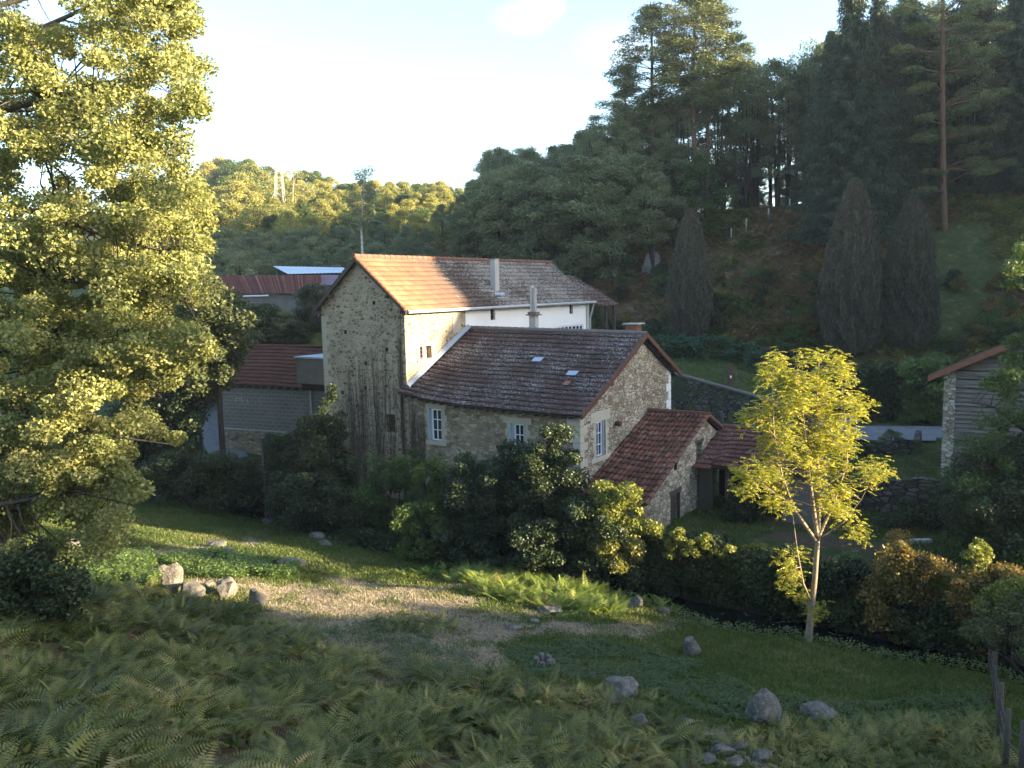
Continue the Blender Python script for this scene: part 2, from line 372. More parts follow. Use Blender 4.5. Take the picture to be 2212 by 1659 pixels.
n1=g.noise(o,1.2,6,.65); n2=g.noise(o,9.,6,.7); n3=g.noise(o,45,4,.7)
gc=g.ramp(n1,[(.3,(.030,.048,.016)),(.5,(.055,.078,.024)),(.7,(.12,.105,.05))])
gc=g.mix(.6,gc,g.ramp(n2,[(.3,(.5,.5,.5)),(.7,(1.2,1.2,1.1))]),'MULTIPLY')
so=g.ramp(n2,[(.3,(.09,.07,.05)),(.5,(.21,.165,.12)),(.68,(.36,.30,.225))]); so=g.mix(.5,so,g.ramp(n3,[(.35,(.55,.55,.55)),(.6,(1.15,1.15,1.15))]),'MULTIPLY')
gd=g.ramp(n2,[(.3,(.05,.035,.022)),(.6,(.11,.08,.05)),(.75,(.2,.17,.12))])
li=g.ramp(g.noise(o,.7,6,.7),[(.3,(.05,.055,.022)),(.48,(.09,.065,.035)),(.62,(.14,.075,.045)),(.75,(.08,.09,.035))])
sm_=g.n('MapRange',{'Value':g.math('ADD',at('soil'),g.math('MULTIPLY',g.math('SUBTRACT',g.math('MULTIPLY',g.math('ADD',n1,n2),.5),.5),4.2)),'From Min':.30,'From Max':.75}).outputs[0]
c=g.mix(at('litter'),gc,li); c=g.mix(sm_,c,so); c=g.mix(at('gard'),c,gd); c=g.mix(at('bed'),c,(.03,.026,.02))
MG=g.bsdf(c,.95,g.math('ADD',n2,g.math('MULTIPLY',n3,.6)),.7,.06,.1)
ground=link('ground',qmesh('ground',np.stack([gx,gy,gzv],-1).reshape(-1,3),FQ,MG,smoothf=True,cols={'soil':soil.ravel(),'gard':gard.ravel(),'litter':litter.ravel(),'bed':bed.ravel()}))
ground['kind']='structure'
# stream
g=N('stream_water'); o=g.obj(); nz=g.noise(o,5.,5,.6,.6); n2=g.noise(o,1.4,6,.75)
foam=g.ramp(n2,[(.63,(0,0,0)),(.70,(1,1,1))])
c=g.mix(foam,(.010,.011,.008),(.32,.34,.36))
MW=g.bsdf(c,g.math('ADD',.06,g.math('MULTIPLY',foam,.5)),nz,.35,.05,.5)
sa=np.linspace(-80,40,400); sn=np.linspace(23.6,27.1,12); A_,N_=np.meshgrid(sa,sn)
wx,wy=aw(A_,N_); id2=np.arange(A_.size).reshape(A_.shape)
WF=np.stack([id2[:-1,:-1],id2[:-1,1:],id2[1:,1:],id2[1:,:-1]],-1).reshape(-1,4)
water=link('stream_water',qmesh('stream_water',np.stack([wx,wy,-1.02+.02*np.sin(A_*3)*np.cos(N_*4)],-1).reshape(-1,3),WF,MW,smoothf=True)); water['kind']='structure'
def strip(name,pts,w,mat,dz=.05):
    V=[];n=len(pts); P_=[np.array(p,float) for p in pts]
    Q=[]
    for p,q in zip(P_,P_[1:]):
        for t in np.linspace(0,1,24,endpoint=False): Q.append(p+(q-p)*t)
    Q.append(P_[-1]); ws=np.interp(np.linspace(0,1,len(Q)),np.linspace(0,1,n),w) 
    m=7
    for i,p in enumerate(Q):
        t=Q[min(i+1,len(Q)-1)]-Q[max(i-1,0)]; t/=np.linalg.norm(t); s=np.array([-t[1],t[0]])
        for k in range(m):
            e=(k/(m-1)-.5)*ws[i]; x,y=p+s*e; V.append((x,y,gz(x,y)+dz))
    id3=np.arange(len(V)).reshape(-1,m); Fq=np.stack([id3[:-1,:-1],id3[:-1,1:],id3[1:,1:],id3[1:,:-1]],-1).reshape(-1,4)
    o=link(name,qmesh(name,V,Fq,mat,smoothf=True)); o['kind']='structure'; return o
g=N('asphalt_track'); o=g.obj(); nn=g.noise(o,3,6,.7); MR=g.bsdf(g.ramp(nn,[(.3,(.10,.11,.125)),(.7,(.20,.205,.22))]),.9,nn,.3,.02)
strip('road',[aw(-24,46.5),aw(-16,47.2),aw(-10,49.2),aw(-5,51.5),aw(6,56)],[2.6,2.8,3.0,3.0,3.0],MR,.17)
strip('track',[P(500,985,47.5)[:2],P(475,930,51)[:2],P(462,880,57)[:2],P(470,840,66)[:2]],[1.9,1.9,2.,2.],MR,.12)
# ------------------------------------------------------------------ buildings
front=lambda n0: (lambda u,w,z:(u,n0-w,z))
side=lambda a0: (lambda u,w,z:(a0+w,u,z))
def wallcells(mb,u0,u1,z0,z1,ops,rev=.3):
    us=sorted({u0,u1,*[o[0] for o in ops],*[o[1] for o in ops]}); zs=sorted({z0,z1,*[o[2] for o in ops],*[o[3] for o in ops]})
    for ua,ub in zip(us,us[1:]):
        for za,zb in zip(zs,zs[1:]):
            cu,cz=(ua+ub)/2,(za+zb)/2
            if any(o[0]<cu<o[1] and o[2]<cz<o[3] for o in ops): continue
            mb.poly([(ua,0,za),(ub,0,za),(ub,0,zb),(ua,0,zb)])
    for o in ops:
        a,b,c,d=o[:4]
        for q in ([(a,0,c),(b,0,c),(b,-rev,c),(a,-rev,c)],[(a,0,d),(b,0,d),(b,-rev,d),(a,-rev,d)],[(a,0,c),(a,0,d),(a,-rev,d),(a,-rev,c)],[(b,0,c),(b,0,d),(b,-rev,d),(b,-rev,c)]): mb.poly(q)
def tilesurf(fn,nc,nr,amp,step,kind='mech',nrm=(0,-.5,.86),sub=None):
    sub=sub or (6 if kind=='canal' else 4)
    cu=np.linspace(0,nc,nc*sub+1); 
    ph=cu%1.
    if kind=='canal': prof=amp*np.abs(np.sin(np.pi*cu))**.8
    else: prof=amp*np.array([0,1,.25,.8])[np.round((cu*sub)).astype(int)%4] if sub==4 else amp*np.abs(np.sin(np.pi*cu))
    rows=[];ex=[];uvr=[]
    for r in range(nr):
        rows+= [r-.03,r-.02,min(r+1.1,nr)]; ex+=[step*.55,step,-.012]; uvr+=[r+.001,r+.02,r+.999]
    rows=np.array(rows,float); ex=np.array(ex)
    jit=rng.normal(0,step*.12,(len(rows),len(cu)))
    V=[];UV=[]
    nrm=np.array(nrm)/np.linalg.norm(nrm)
    for i,rw in enumerate(rows):
        for j,c_ in enumerate(cu):
            p=np.array(fn(c_/nc,rw/nr)); h=prof[j]+ex[i]+jit[i,j]; V.append(p+nrm*h); UV.append((min(c_+.001,nc-.001),uvr[i]))
    m=len(cu); idn=np.arange(len(V)).reshape(-1,m); Fq=np.stack([idn[:-1,:-1],idn[:-1,1:],idn[1:,1:],idn[1:,:-1]],-1); Fq=Fq[[i for i in range(len(Fq)) if i%3!=2]].reshape(-1,4)
    return np.array(V),Fq,np.array(UV)
def ridge(mb,p,q,r=.11,k=None,seg=.4):
    p,q=np.array(p,float),np.array(q,float); L=np.linalg.norm(q-p); n=max(2,int(L/seg))
    for i in range(n):
        a=p+(q-p)*(i/n); b=p+(q-p)*((i+1.08)/n); mb.tube([a,a+(b-a)*.15,b],[r*1.12,r,r*.9],8)
def bars(mb,u0,u1,z0,z1,w0,w1,cols,rows,fr=.06,bar=.03):
    mb.box(u0,u1,w0,w1,z0,z0+fr); mb.box(u0,u1,w0,w1,z1-fr,z1); mb.box(u0,u0+fr,w0,w1,z0+fr,z1-fr); mb.box(u1-fr,u1,w0,w1,z0+fr,z1-fr)
    for k in range(1,cols):
        u=u0+(u1-u0)*k/cols; mb.box(u-bar/2,u+bar/2,w0+.003,w1-.003,z0+fr,z1-fr)
    for k in range(1,rows):
        z=z0+(z1-z0)*k/rows; mb.box(u0+fr,u1-fr,w0+.006,w1-.006,z-bar/2,z+bar/2)
def window(H,mp,u0,u1,z0,z1,depth,cols,rows,fmat,fr=.06,bar=.03,label=None):
    mb=MB(mp); bars(mb,u0,u1,z0,z1,-depth,-depth+.05,cols,rows,fr,bar); f=H.part('window',mb,fmat,label=label)
    mb=MB(mp); mb.box(u0,u1,-depth-.03,-depth-.012,z0,z1); H.part('pane',mb,M['glass'],f); return f
# --- the tall mill building
TA0,TA1,TR0,TN0,TN1=-31.55,-26.0,-28.78,28.6,45.8
ZE,ZR=9.45,11.70
H=House('mill_building','tall stone mill building with sunlit orange tiled roof and white rendered rear half','building',(-28.8,28.6,-1.4))
mb=MB(front(TN0)); ops=[(-27.41,-26.83,3.45,4.32),(-28.6,-27.9,.2,1.35)]
wallcells(mb,TA0,TA1,-1.4,ZE,ops,.3); mb.poly([(TA0,0,ZE),(TA1,0,ZE),(TR0,0,ZR-.05)])
H.part('stone_wall',mb,M['stone_tower'],label='shaded rubble gable wall with bare vine stems')
mb=MB(side(TA1)); wallcells(mb,TN0,33.15,2,ZE,[(29.55,30.42,6.9,7.5)],.32); H.part('stone_wall',mb,M['stone_tower'],label='sunlit rubble side wall above the lower roof')
mb=MB(side(TA0)); mb.poly([(TN0,0,-1.4),(TN1,0,-1.4),(TN1,0,ZE),(TN0,0,ZE)]); mb.mp=front(TN1); mb.poly([(TA0,0,0),(TA1,0,0),(TA1,0,ZE),(TR0,0,ZR-.05),(TA0,0,ZE)])
H.part('stone_wall',mb,M['stone_tower'])
mb=MB(side(TA1)); wops=[(35.3,35.72,8.5,9.08),(43.4,43.82,8.55,9.08),(41.6,45.1,6.6,7.86)]
wallcells(mb,33.15,TN1,2,ZE,wops,.22); H.part('rendered_wall',mb,M['render'])
mb=MB(side(TA1)); mb.box(TN1-.42,TN1-.1,.003,.06,2,ZE-.05); H.part('corner_pilaster',mb,M['concrete_pale'])
mb=MB(side(TA1)); mb.box(32.1,32.75,.002,.02,8.0,ZE-.1); H.part('blocked_opening',mb,M['oldrender'])
# windows
f=window(H,side(TA1),29.57,30.0,6.92,7.48,.22,2,3,M['brownframe'],.04,.03)
mb=MB(side(TA1)); mb.box(29.4,30.56,.0015,.03,7.5,7.62); mb.box(29.4,29.54,.001,.03,6.8,7.5); mb.box(30.43,30.56,.001,.03,6.8,7.5); mb.box(29.38,30.58,.002,.06,6.74,6.86); H.part('window_surround',mb,M['concrete_pale'])
mb=MB(side(TA1)); mb.box(30.0,30.42,-.28,-.25,6.9,7.5); H.part('window_back',mb,M['oldrender'])
for a,b in ((35.3,35.72),(43.4,43.82)):
    window(H,side(TA1),a,b,8.5,9.08,.16,1,2,M['brownframe'],.05)
window(H,side(TA1),41.6,45.1,6.6,7.86,.1,8,2,M['white'],.09,.09,label='wide white window with many small panes')
window(H,front(TN0),-27.41,-26.83,3.45,4.32,.24,3,3,M['brownframe'],.03,.02)
mb=MB(front(TN0)); mb.box(-28.6,-27.9,-.35,-.3,.2,1.35); H.part('dark_opening',mb,M['shadein'])
for nm_,b_ in (('lintel',(-28.75,-27.75,.001,.02,1.35,1.55)),('lintel',(-27.55,-26.7,.001,.02,4.32,4.5)),('window_sill',(-27.6,-26.65,.001,.03,3.28,3.45))):
    mb=MB(front(TN0)); mb.box(*b_); H.part(nm_,mb,M['ashlar'])
# putlog holes
for u,z in ((-28.6,6.7),(-30.3,5.2),(-27.2,7.4),(-29.9,8.2),(-27.9,9.6),(-28.7,5.5),(-27.1,10.2)):
    mb=MB(front(TN0)); mb.box(u-.09,u+.09,.001,.004,z-.09,z+.09); H.part('wall_hole',mb,M['shadein'])
# quoins
mb=MB(front(TN0)); z=-1.2;k=0
while z<8.8:
    w=.5 if k%2 else .3; mb.box(TA0-.012,TA0+w,-.1,.014,z,z+.28); z+=.3;k+=1
H.part('quoins',mb,M['ashlar'])
# roof
ov=.3; es=.36; sl=(ZR-ZE)/(TA1-TR0)
def fmill(u,v): n=TN0-ov+(TN1-TN0+ov)*u; a=TA1+es-(TA1+es-TR0)*v; return (a,n,ZE-es*sl+(ZR-ZE+es*sl)*v+.08+ .05*np.sin(n*.8)*(1-v)*.5)
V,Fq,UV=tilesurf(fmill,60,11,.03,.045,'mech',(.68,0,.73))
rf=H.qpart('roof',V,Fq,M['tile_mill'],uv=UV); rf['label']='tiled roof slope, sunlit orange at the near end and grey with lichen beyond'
def fmill2(u,v): n=TN0-ov+(TN1-TN0+ov)*u; a=TA0-es+(TR0-TA0+es)*v; return (a,n,ZE-es*sl+(ZR-ZE+es*sl)*v+.08)
V,Fq,UV=tilesurf(fmill2,60,11,.03,.045,'mech',(-.68,0,.73)); H.qpart('roof_slope',V,Fq,M['tile_mill'],uv=UV)
mb=MB(); 
for sgn,ae in ((1,TA1+es),(-1,TA0-es)):
    ze=ZE-es*sl
    mb.prism([(TR0,TN0-ov,ZR+.08),(ae,TN0-ov,ze+.08),(ae,TN0-ov,ze-.12),(TR0,TN0-ov,ZR-.14)],(0,.07,0))
H.part('verge_board',mb,M['timber'],rf)
mb=MB(); mb.prism([(TR0,TN0-.2,ZR+.05),(TA1+es,TN0-.2,ZE-es*sl+.05),(TA1+es,TN0-.2,ZE-es*sl+.01),(TR0,TN0-.2,ZR-.0)],(0,TN1-TN0+.2,0)); mb.prism([(TR0,TN0-.2,ZR+.05),(TA0-es,TN0-.2,ZE-es*sl+.05),(TA0-es,TN0-.2,ZE-es*sl+.01),(TR0,TN0-.2,ZR-.0)],(0,TN1-TN0+.2,0)); H.part('roof_boarding',mb,M['timber'],rf)
for aa in (TA1-.8,TA1+.1,TA0+.9,TA0-.1):
    zz=ZR-abs(aa-TR0)*sl-.14; mb=MB(); mb.box(aa-.07,aa+.07,TN0-ov-.05,TN0,zz-.16,zz); H.part('purlin_end',mb,M['timber'],rf)
mb=MB(); ridge(mb,(TR0,TN0-ov-.05,ZR+.12),(TR0,TN1,ZR+.1),.12); H.part('ridge_tiles',mb,M['ridge_tile'],rf)
# verge tiles on near slope
mb=MB()
for k in range(14):
    v0,v1=k/14,(k+1.1)/14; a=np.array(fmill(0,v0)); b=np.array(fmill(0,v1)); a[1]-=.02;b[1]-=.02; mb.tube([a+(0,0,.06),b+(0,0,.03)],[.075,.06],6)
H.part('verge_tiles',mb,M['verge_tile'],rf)
mb=MB(); gzz=ZE-es*sl+.0; mb.tube([(TA1+es+.06,TN0-.2,gzz),(TA1+es+.06,TN1+.1,gzz+.05)],.075,8); mb.tube([(TA1+.1,TN1-.05,2),(TA1+.1,TN1-.05,8.2),(TA1+es,TN1,gzz)],.05,6); H.part('gutter',mb,M['gutter'])
mb=MB(); cx,cy=TA1-.75,36.8; mb.box(cx-.16,cx+.16,cy-.19,cy+.19,9.6,11.75); ch=H.part('chimney',mb,M['concrete_pale'],rf)
mb=MB(); mb.box(cx-.2,cx+.2,cy-.23,cy+.23,11.75,11.8); H.part('chimney_cap',mb,M['concrete'],rf)
mb=MB(); zt=ZR-(cx-TR0)*sl; mb.prism([(cx+.25,cy-.5,zt-.12),(cx+.65,cy-.5,zt-.5),(cx+.65,cy+.4,zt-.5),(cx+.25,cy+.4,zt-.12)],(0.02,0,.03)); H.part('flashing',mb,M['zinc'],rf)
# lean-to roof at the far end, on dark posts
mb=MB(); e0=(TA1+1.35,48.6)
def fl(u,v): n=TN1+.05+2.6*u; a=TA1+.75-(TA1+.75-TR0)*v; return (a,n,8.98+(10.95-8.98)*v)
V,Fq,UV=tilesurf(fl,9,9,.03,.045,'mech',(.65,0,.75)); H.qpart('porch_roof',V,Fq,M['tile_main'],uv=UV)
for nn in (47.2,48.3):
    mb=MB(); mb.box(TA1+.35,TA1+.5,nn-.08,nn+.08,2,8.9); mb.tube([(TA1+.42,nn,7.4),(TA1+.42,nn-.9,8.8)],.07,4); H.part('porch_post',mb,M['timber'])
# --- main house
HA0,HA1=-25.98,-16.72; NR=34.2
H=House('mill_house','long stone house with dark lichen covered tile roof and pale blue shutters beside the stream','house',(-21,28.6,-.6))
mb=MB(front(28.6)); W1=(-24.68,-23.93,3.28,4.77); W2=(-20.18,-19.42,2.95,4.40); DO=(-24.85,-23.9,.1,2.1); W4=(-20.3,-19.4,.3,1.5)
wallcells(mb,HA0,HA1,-.6,5.0,[W1,W2,DO,W4],.3); mb.poly([(HA0,0,5.0),(-22.6,0,5.0),(HA0,0,5.35)]); H.part('stone_wall',mb,M['stone'],label='shaded rubble long wall facing the stream')
mb=MB(side(HA1)); G1=(29.88,30.72,3.0,4.5)
wallcells(mb,28.6,37.4,-.6,5.0,[G1],.28)
mb.poly([(28.6,0,5.0),(37.4,0,5.0),(37.4,0,6.05),(34.1,0,7.72),(28.6,0,5.05)])
mb.mp=front(37.4); mb.poly([(HA0,0,0),(HA1,0,0),(HA1,0,6.05),(HA0,0,6.05)]); H.part('stone_wall',mb,M['stone_pale'],label='pale rubble gable wall with one window')
def eavz(a): return np.interp(a,[-26.3,-24.5,-22.6,-19,-16.2],[5.5,5.24,5.1,5.03,5.0])
def fmain(u,v):
    a=-26.25+(-16.42+26.25)*u; at=-25.95+(-16.42+25.95)*u; ze=eavz(a); nr=33.4+.65*u; zr=8.16-.22*u
    return ((a*(1-v)+at*v),28.12*(1-v)+nr*v,ze*(1-v)+zr*v-.05*np.sin(np.pi*v)*1.0-.03*np.sin(u*9)*np.sin(v*3))
V,Fq,UV=tilesurf(fmain,46,18,.025,.055,'mech',(0,-.47,.88)); 
rf=H.qpart('roof',V,Fq,M['tile_main'],uv=UV)
def fmainb(u,v):
    a=-16.42+(-25.95+16.42)*u; nr=33.4+.65*(1-u); zr=8.16-.22*(1-u); return (a,37.85*(1-v)+nr*v,5.82*(1-v)+zr*v)
V,Fq,UV=tilesurf(fmainb,46,11,.025,.055,'mech',(0,.5,.86)); H.qpart('roof_slope',V,Fq,M['tile_main'],uv=UV)
mb=MB()
for i_ in range(8):
    q_=[tuple(np.array(fmain(u_,v_))-(0,0,.10)) for u_,v_ in ((i_/8,.02),((i_+1)/8,.02),((i_+1)/8,.99),(i_/8,.99))]; mb.prism(q_,(0,0,-.04))
mb.prism([(HA0,33.9,7.85),(HA0,37.75,5.72),(HA0,37.75,5.66),(HA0,33.9,7.78)],(9.4,0,0)); H.part('roof_boarding',mb,M['timber'],rf)
for k in range(22):
    mb=MB(); a=HA0+.2+k*.42; mb.box(a-.04,a+.04,28.16,28.6,4.84+float(eavz(a))-5.0,4.93+float(eavz(a))-5.0); H.part('rafter_end',mb,M['timber'],rf)
mb=MB(); ridge(mb,(-25.95,33.4,8.20),(-16.4,34.05,7.98),.11,seg=.38); H.part('ridge_tiles',mb,M['ridge_grey'],rf,label='grey lichened ridge tiles')
mb=MB()
for k in range(19):
    p=np.array(fmain(1,k/19)); q=np.array(fmain(1,(k+1.15)/19)); mb.prism([p+(-.02,0,.09),p+(.09,0,.09),p+(.09,0,-.12),p+(-.02,0,-.12)],q-p+np.array((0,0,-.03)))
for k in range(12):
    p=np.array(fmainb(0,k/12)); q=np.array(fmainb(0,(k+1.15)/12)); mb.prism([p+(-.02,0,.09),p+(.09,0,.09),p+(.09,0,-.12),p+(-.02,0,-.12)],q-p+np.array((0,0,-.03)))
H.part('verge_tiles',mb,M['verge_brown'],rf)
for nn,zz in ((30.8,5.95),(33.0,7.1),(35.4,7.0),(37.0,6.05)):
    mb=MB(); mb.box(HA1,HA1+.33,nn-.09,nn+.09,zz,zz+.16); H.part('purlin_end',mb,M['timber'],rf)
mb=MB(); p=[np.array((-25.985+.06,28.55,5.70)),np.array((-25.925,33.3,8.25))]
mb.prism([p[0]+(-.05,0,.1),p[0]+(.14,0,-.02),p[1]+(.14,0,-.02),p[1]+(-.05,0,.12)],(0,0,.03)); H.part('flashing',mb,M['zinc'],rf)
# odd tiles: glass tiles and a new orange one
for uu,vv,mt,nm in ((.545,.57,'zinc','glass_tile'),(.775,.44,'zinc','glass_tile'),(.80,.32,'verge_tile','new_tile')):
    mb=MB(); p=np.array(fmain(uu,vv)); q=np.array(fmain(uu,vv+.052)); up=np.array((0,-.47,.88))*.085; mb.prism([p+up,p+up+(.5 if nm=='glass_tile' else .3,0,0),q+up+(.5 if nm=='glass_tile' else .3,0,0),q+up],(0,0,.012)); H.part(nm,mb,M[mt],rf)
# chimneys
mb=MB(); cx,cy=-17.3,34.6; mb.box(cx-.27,cx+.27,cy-.26,cy+.26,7.2,8.36); ch=H.part('chimney',mb,M['brick'],label='square brick chimney with slab cap at the gable')
mb=MB(); mb.box(cx-.4,cx+.4,cy-.36,cy+.36,8.36,8.41); H.part('chimney_cap',mb,M['concrete_pale'],ch)
pc=P(1153,690,42.3); ca,cn=wa(pc[0],pc[1])
mb=MB(); mb.box(ca-.19,ca+.19,cn-.15,cn+.15,7.2,8.75); ch=H.part('chimney',mb,M['concrete_pale'],label='tall flue chimney behind the ridge with two pots')
mb=MB(); mb.box(ca-.33,ca+.33,cn-.26,cn+.26,8.75,8.81); mb.box(ca-.24,ca+.24,cn-.2,cn+.2,8.81,8.93); H.part('chimney_cap',mb,M['concrete'],ch)
for dx,h in ((-.09,10.28),(.09,10.15)):
    mb=MB(); mb.box(ca+dx-.07,ca+dx+.07,cn-.07,cn+.07,8.93,h); H.part('flue',mb,M['concrete_pale'],ch)
# openings
def shutter(mp,u0,u1,w0,w1,z0,z1,par):
    mb=MB(mp); mb.box(u0,u1,w0,w1,z0,z1)
    for z in (z0+.2,z1-.25): mb.box(min(u0,u1)-.006,max(u0,u1)+.006,w0-.006,w1+.006,z,z+.07)
    H.part('shutter',mb,M['shutter'],par)
f=window(H,front(28.6),-24.55,-23.96,3.30,4.74,.08,2,3,M['white'],.05,.03); shutter(front(28.6),-24.69,-24.65,-.1,.06,3.3,4.74,f); shutter(front(28.6),-23.95,-23.91,-.05,.05,3.3,4.74,f)
mb=MB(front(28.6)); mb.box(-24.65,-24.56,-.12,-.04,3.3,4.74); H.part('shutter',mb,M['shutter'],f)
f=window(H,front(28.6),-20.0,-19.47,2.97,4.38,.12,2,3,M['white'],.05,.03); shutter(front(28.6),-20.16,-20.12,-.14,.08,2.97,4.38,f); shutter(front(28.6),-19.46,-19.42,-.1,.05,2.97,4.38,f)
mb=MB(front(28.6)); mb.box(-20.12,-20.01,-.14,-.06,2.97,4.38); H.part('shutter',mb,M['shutter'],f)
f=window(H,side(HA1),29.9,30.45,3.02,4.48,.08,2,3,M['white'],.05,.03); shutter(side(HA1),30.46,30.50,-.06,.05,3.02,4.48,f); shutter(side(HA1),29.86,29.9,-.05,.03,3.02,4.48,f)
mb=MB(side(HA1)); mb.box(30.51,30.71,-.1,-.05,3.02,4.48); H.part('shutter',mb,M['shutter'],f)
for b_ in ((-24.85,-23.9,-.33,-.3,.1,2.1),(-20.3,-19.4,-.33,-.3,.3,1.5)):
    mb=MB(front(28.6)); mb.box(*b_); H.part('dark_opening',mb,M['shadein'])
def surround(mp,o,mat,lint=.24,w=.26,ext=.22,pr=.016,full=False):
    u0,u1,z0,z1=o; mb=MB(mp); mb.box(u0-ext,u1+ext,-.05,pr,z1,z1+lint); mb.box(u0-ext,u1+ext,-.05,pr+.02,z0-.2,z0)
    z=z0;k=0
    while z<z1-.05:
        h=min(.3,z1-z); ww=w if k%2 else w*.62; mb.box(u0-ww,u0,-.05,pr-.003,z+.004,z+h-.004); mb.box(u1,u1+ww,-.05,pr-.003,z+.004,z+h-.004); z+=.3;k+=1
    H.part('window_surround',mb,mat)
surround(front(28.6),W1,M['ashlar'],.2); surround(front(28.6),W2,M['ashlar'],.27,ext=.34); surround(side(HA1),G1,M['ashlar_pale'],.42,ext=.42); surround(front(28.6),DO,M['ashlar'],.3)
mb=MB(); z=-.6;k=0
while z<4.95:
    h=min(.33,4.97-z); w1,w2=(.62,.3) if k%2 else (.34,.58)
    mb.box(HA1-w1,HA1+.016,28.585,28.6+w2,z,z+h-.012); z+=.34;k+=1
H.part('quoins',mb,M['ashlar_pale'],label='pale dressed quoins at the near corner')
mb=MB(side(HA1)); z=-.2;k=0
while z<5.9: mb.box(37.4-(.5 if k%2 else .28),37.41,-.05,.015,z,z+.38); z+=.4;k+=1
H.part('quoins',mb,M['render'],label='whitewashed quoins at the far corner of the gable')
mb=MB(side(HA1)); mb.tube([(31.65,0.02,4.2),(31.65,.25,4.2)],.12,10); H.part('vent_pipe',mb,M['brownframe'])
# --- lean-to stone shed with canal tiles
SA0,SA1=HA1+.02,-13.96
H=House('stone_shed','small stone lean-to with red canal tile roof against the pale gable','shed',(-15.3,28.7,-.3))
mb=MB(side(SA1)); wallcells(mb,28.7,36.4,-.4,1.75,[(31.25,32.1,-.1,1.4)],.3)
hz=lambda n: 1.75+(4.15-1.75)*(n-28.7)/(34.8-28.7) if n<34.8 else 4.15-(n-34.8)*.5
wallcells(mb,33.9,34.65,1.75,3.2,[(33.93,34.62,2.3,3.17)],.3)
def strp(n0,n1,zlo=1.75):
    mb.poly([(n0,0,zlo),(n1,0,zlo),(n1,0,hz(n1)),(n0,0,hz(n0))])
strp(28.7,31.56); mb.poly([(31.56,0,1.75),(31.87,0,1.75),(31.87,0,2.42),(31.56,0,2.42)]); mb.poly([(31.56,0,2.88),(31.87,0,2.88),(31.87,0,hz(31.87)),(31.56,0,hz(31.56))]); strp(31.87,33.9)
mb.poly([(33.9,0,3.2),(34.65,0,3.2),(34.65,0,hz(34.65)),(33.9,0,hz(33.9))]); mb.poly([(34.65,0,1.75),(36.4,0,1.75),(36.4,0,hz(36.4)),(34.8,0,hz(34.8)),(34.65,0,hz(34.65))])
mb.mp=front(28.7); mb.poly([(SA0,0,-.4),(SA1,0,-.4),(SA1,0,1.75),(SA0,0,1.75)]); mb.mp=front(36.4); mb.poly([(SA0,0,0),(SA1,0,0),(SA1,0,3.3),(SA0,0,3.3)])
H.part('stone_wall',mb,M['stone_pale'])
for b_ in ((31.25,32.1,-.34,-.31,-.1,1.4),(31.5,31.9,-.34,-.31,2.4,2.9),(33.93,34.62,-.34,-.31,2.3,3.17)):
    mb=MB(side(SA1)); mb.box(*b_); H.part('dark_opening',mb,M['shadein'])
mb=MB(side(SA1)); 
for k in range(4): mb.box(31.27+k*.2,31.45+k*.2,-.2,-.16,-.1,1.38)
mb.box(31.2,31.26,-.1,.02,-.1,1.42); mb.box(32.08,32.16,-.1,.02,-.1,1.42); H.part('door',mb,M['timber'])
for b_ in ((31.1,32.3,-.1,.015,1.4,1.6),(33.8,34.75,-.1,.02,3.17,3.3)):
    mb=MB(side(SA1)); mb.box(*b_); H.part('lintel',mb,M['post'])
def fsh(u,v): a=SA0+(SA1+.18-SA0)*u; return (a,28.45*(1-v)+34.85*v,1.72*(1-v)+4.3*v+.04*np.sin(u*5+v*4))
V,Fq,UV=tilesurf(fsh,14,17,.075,.05,'canal',(0,-.38,.92)); rf=H.qpart('roof',V,Fq,M['tile_canal'],uv=UV,smoothf=False)
def fshb(u,v): a=SA1+.18-(SA1+.18-SA0)*u; return (a,36.8*(1-v)+34.85*v,3.4*(1-v)+4.3*v)
V,Fq,UV=tilesurf(fshb,14,6,.075,.05,'canal',(0,.4,.9)); H.qpart('roof_slope',V,Fq,M['tile_canal'],uv=UV)
mb=MB(); ridge(mb,(SA0,34.85,4.36),(SA1+.22,34.85,4.36),.12,seg=.42); H.part('ridge_tiles',mb,M['tile_red'],rf)
mb=MB(); 
for k in range(17):
    p=np.array(fsh(1,k/17)); q=np.array(fsh(1,(k+1.1)/17)); mb.tube([p+(.0,0,.04),q+(0,0,.0)],[.095,.075],7)
for k in range(6):
    p=np.array(fshb(0,k/6)); q=np.array(fshb(0,(k+1.1)/6)); mb.tube([p+(.0,0,.04),q+(0,0,.0)],[.095,.075],7)
H.part('verge_tiles',mb,M['ridge_tile'],rf)
mb=MB(); mb.prism([(SA0,28.5,1.68),(SA0,34.85,4.24),(SA0,34.85,4.18),(SA0,28.5,1.6)],(SA1+.1-SA0,0,0)); mb.prism([(SA0,34.85,4.24),(SA0,36.7,3.38),(SA0,36.7,3.3),(SA0,34.85,4.16)],(SA1+.1-SA0,0,0)); H.part('roof_boarding',mb,M['timber'],rf)
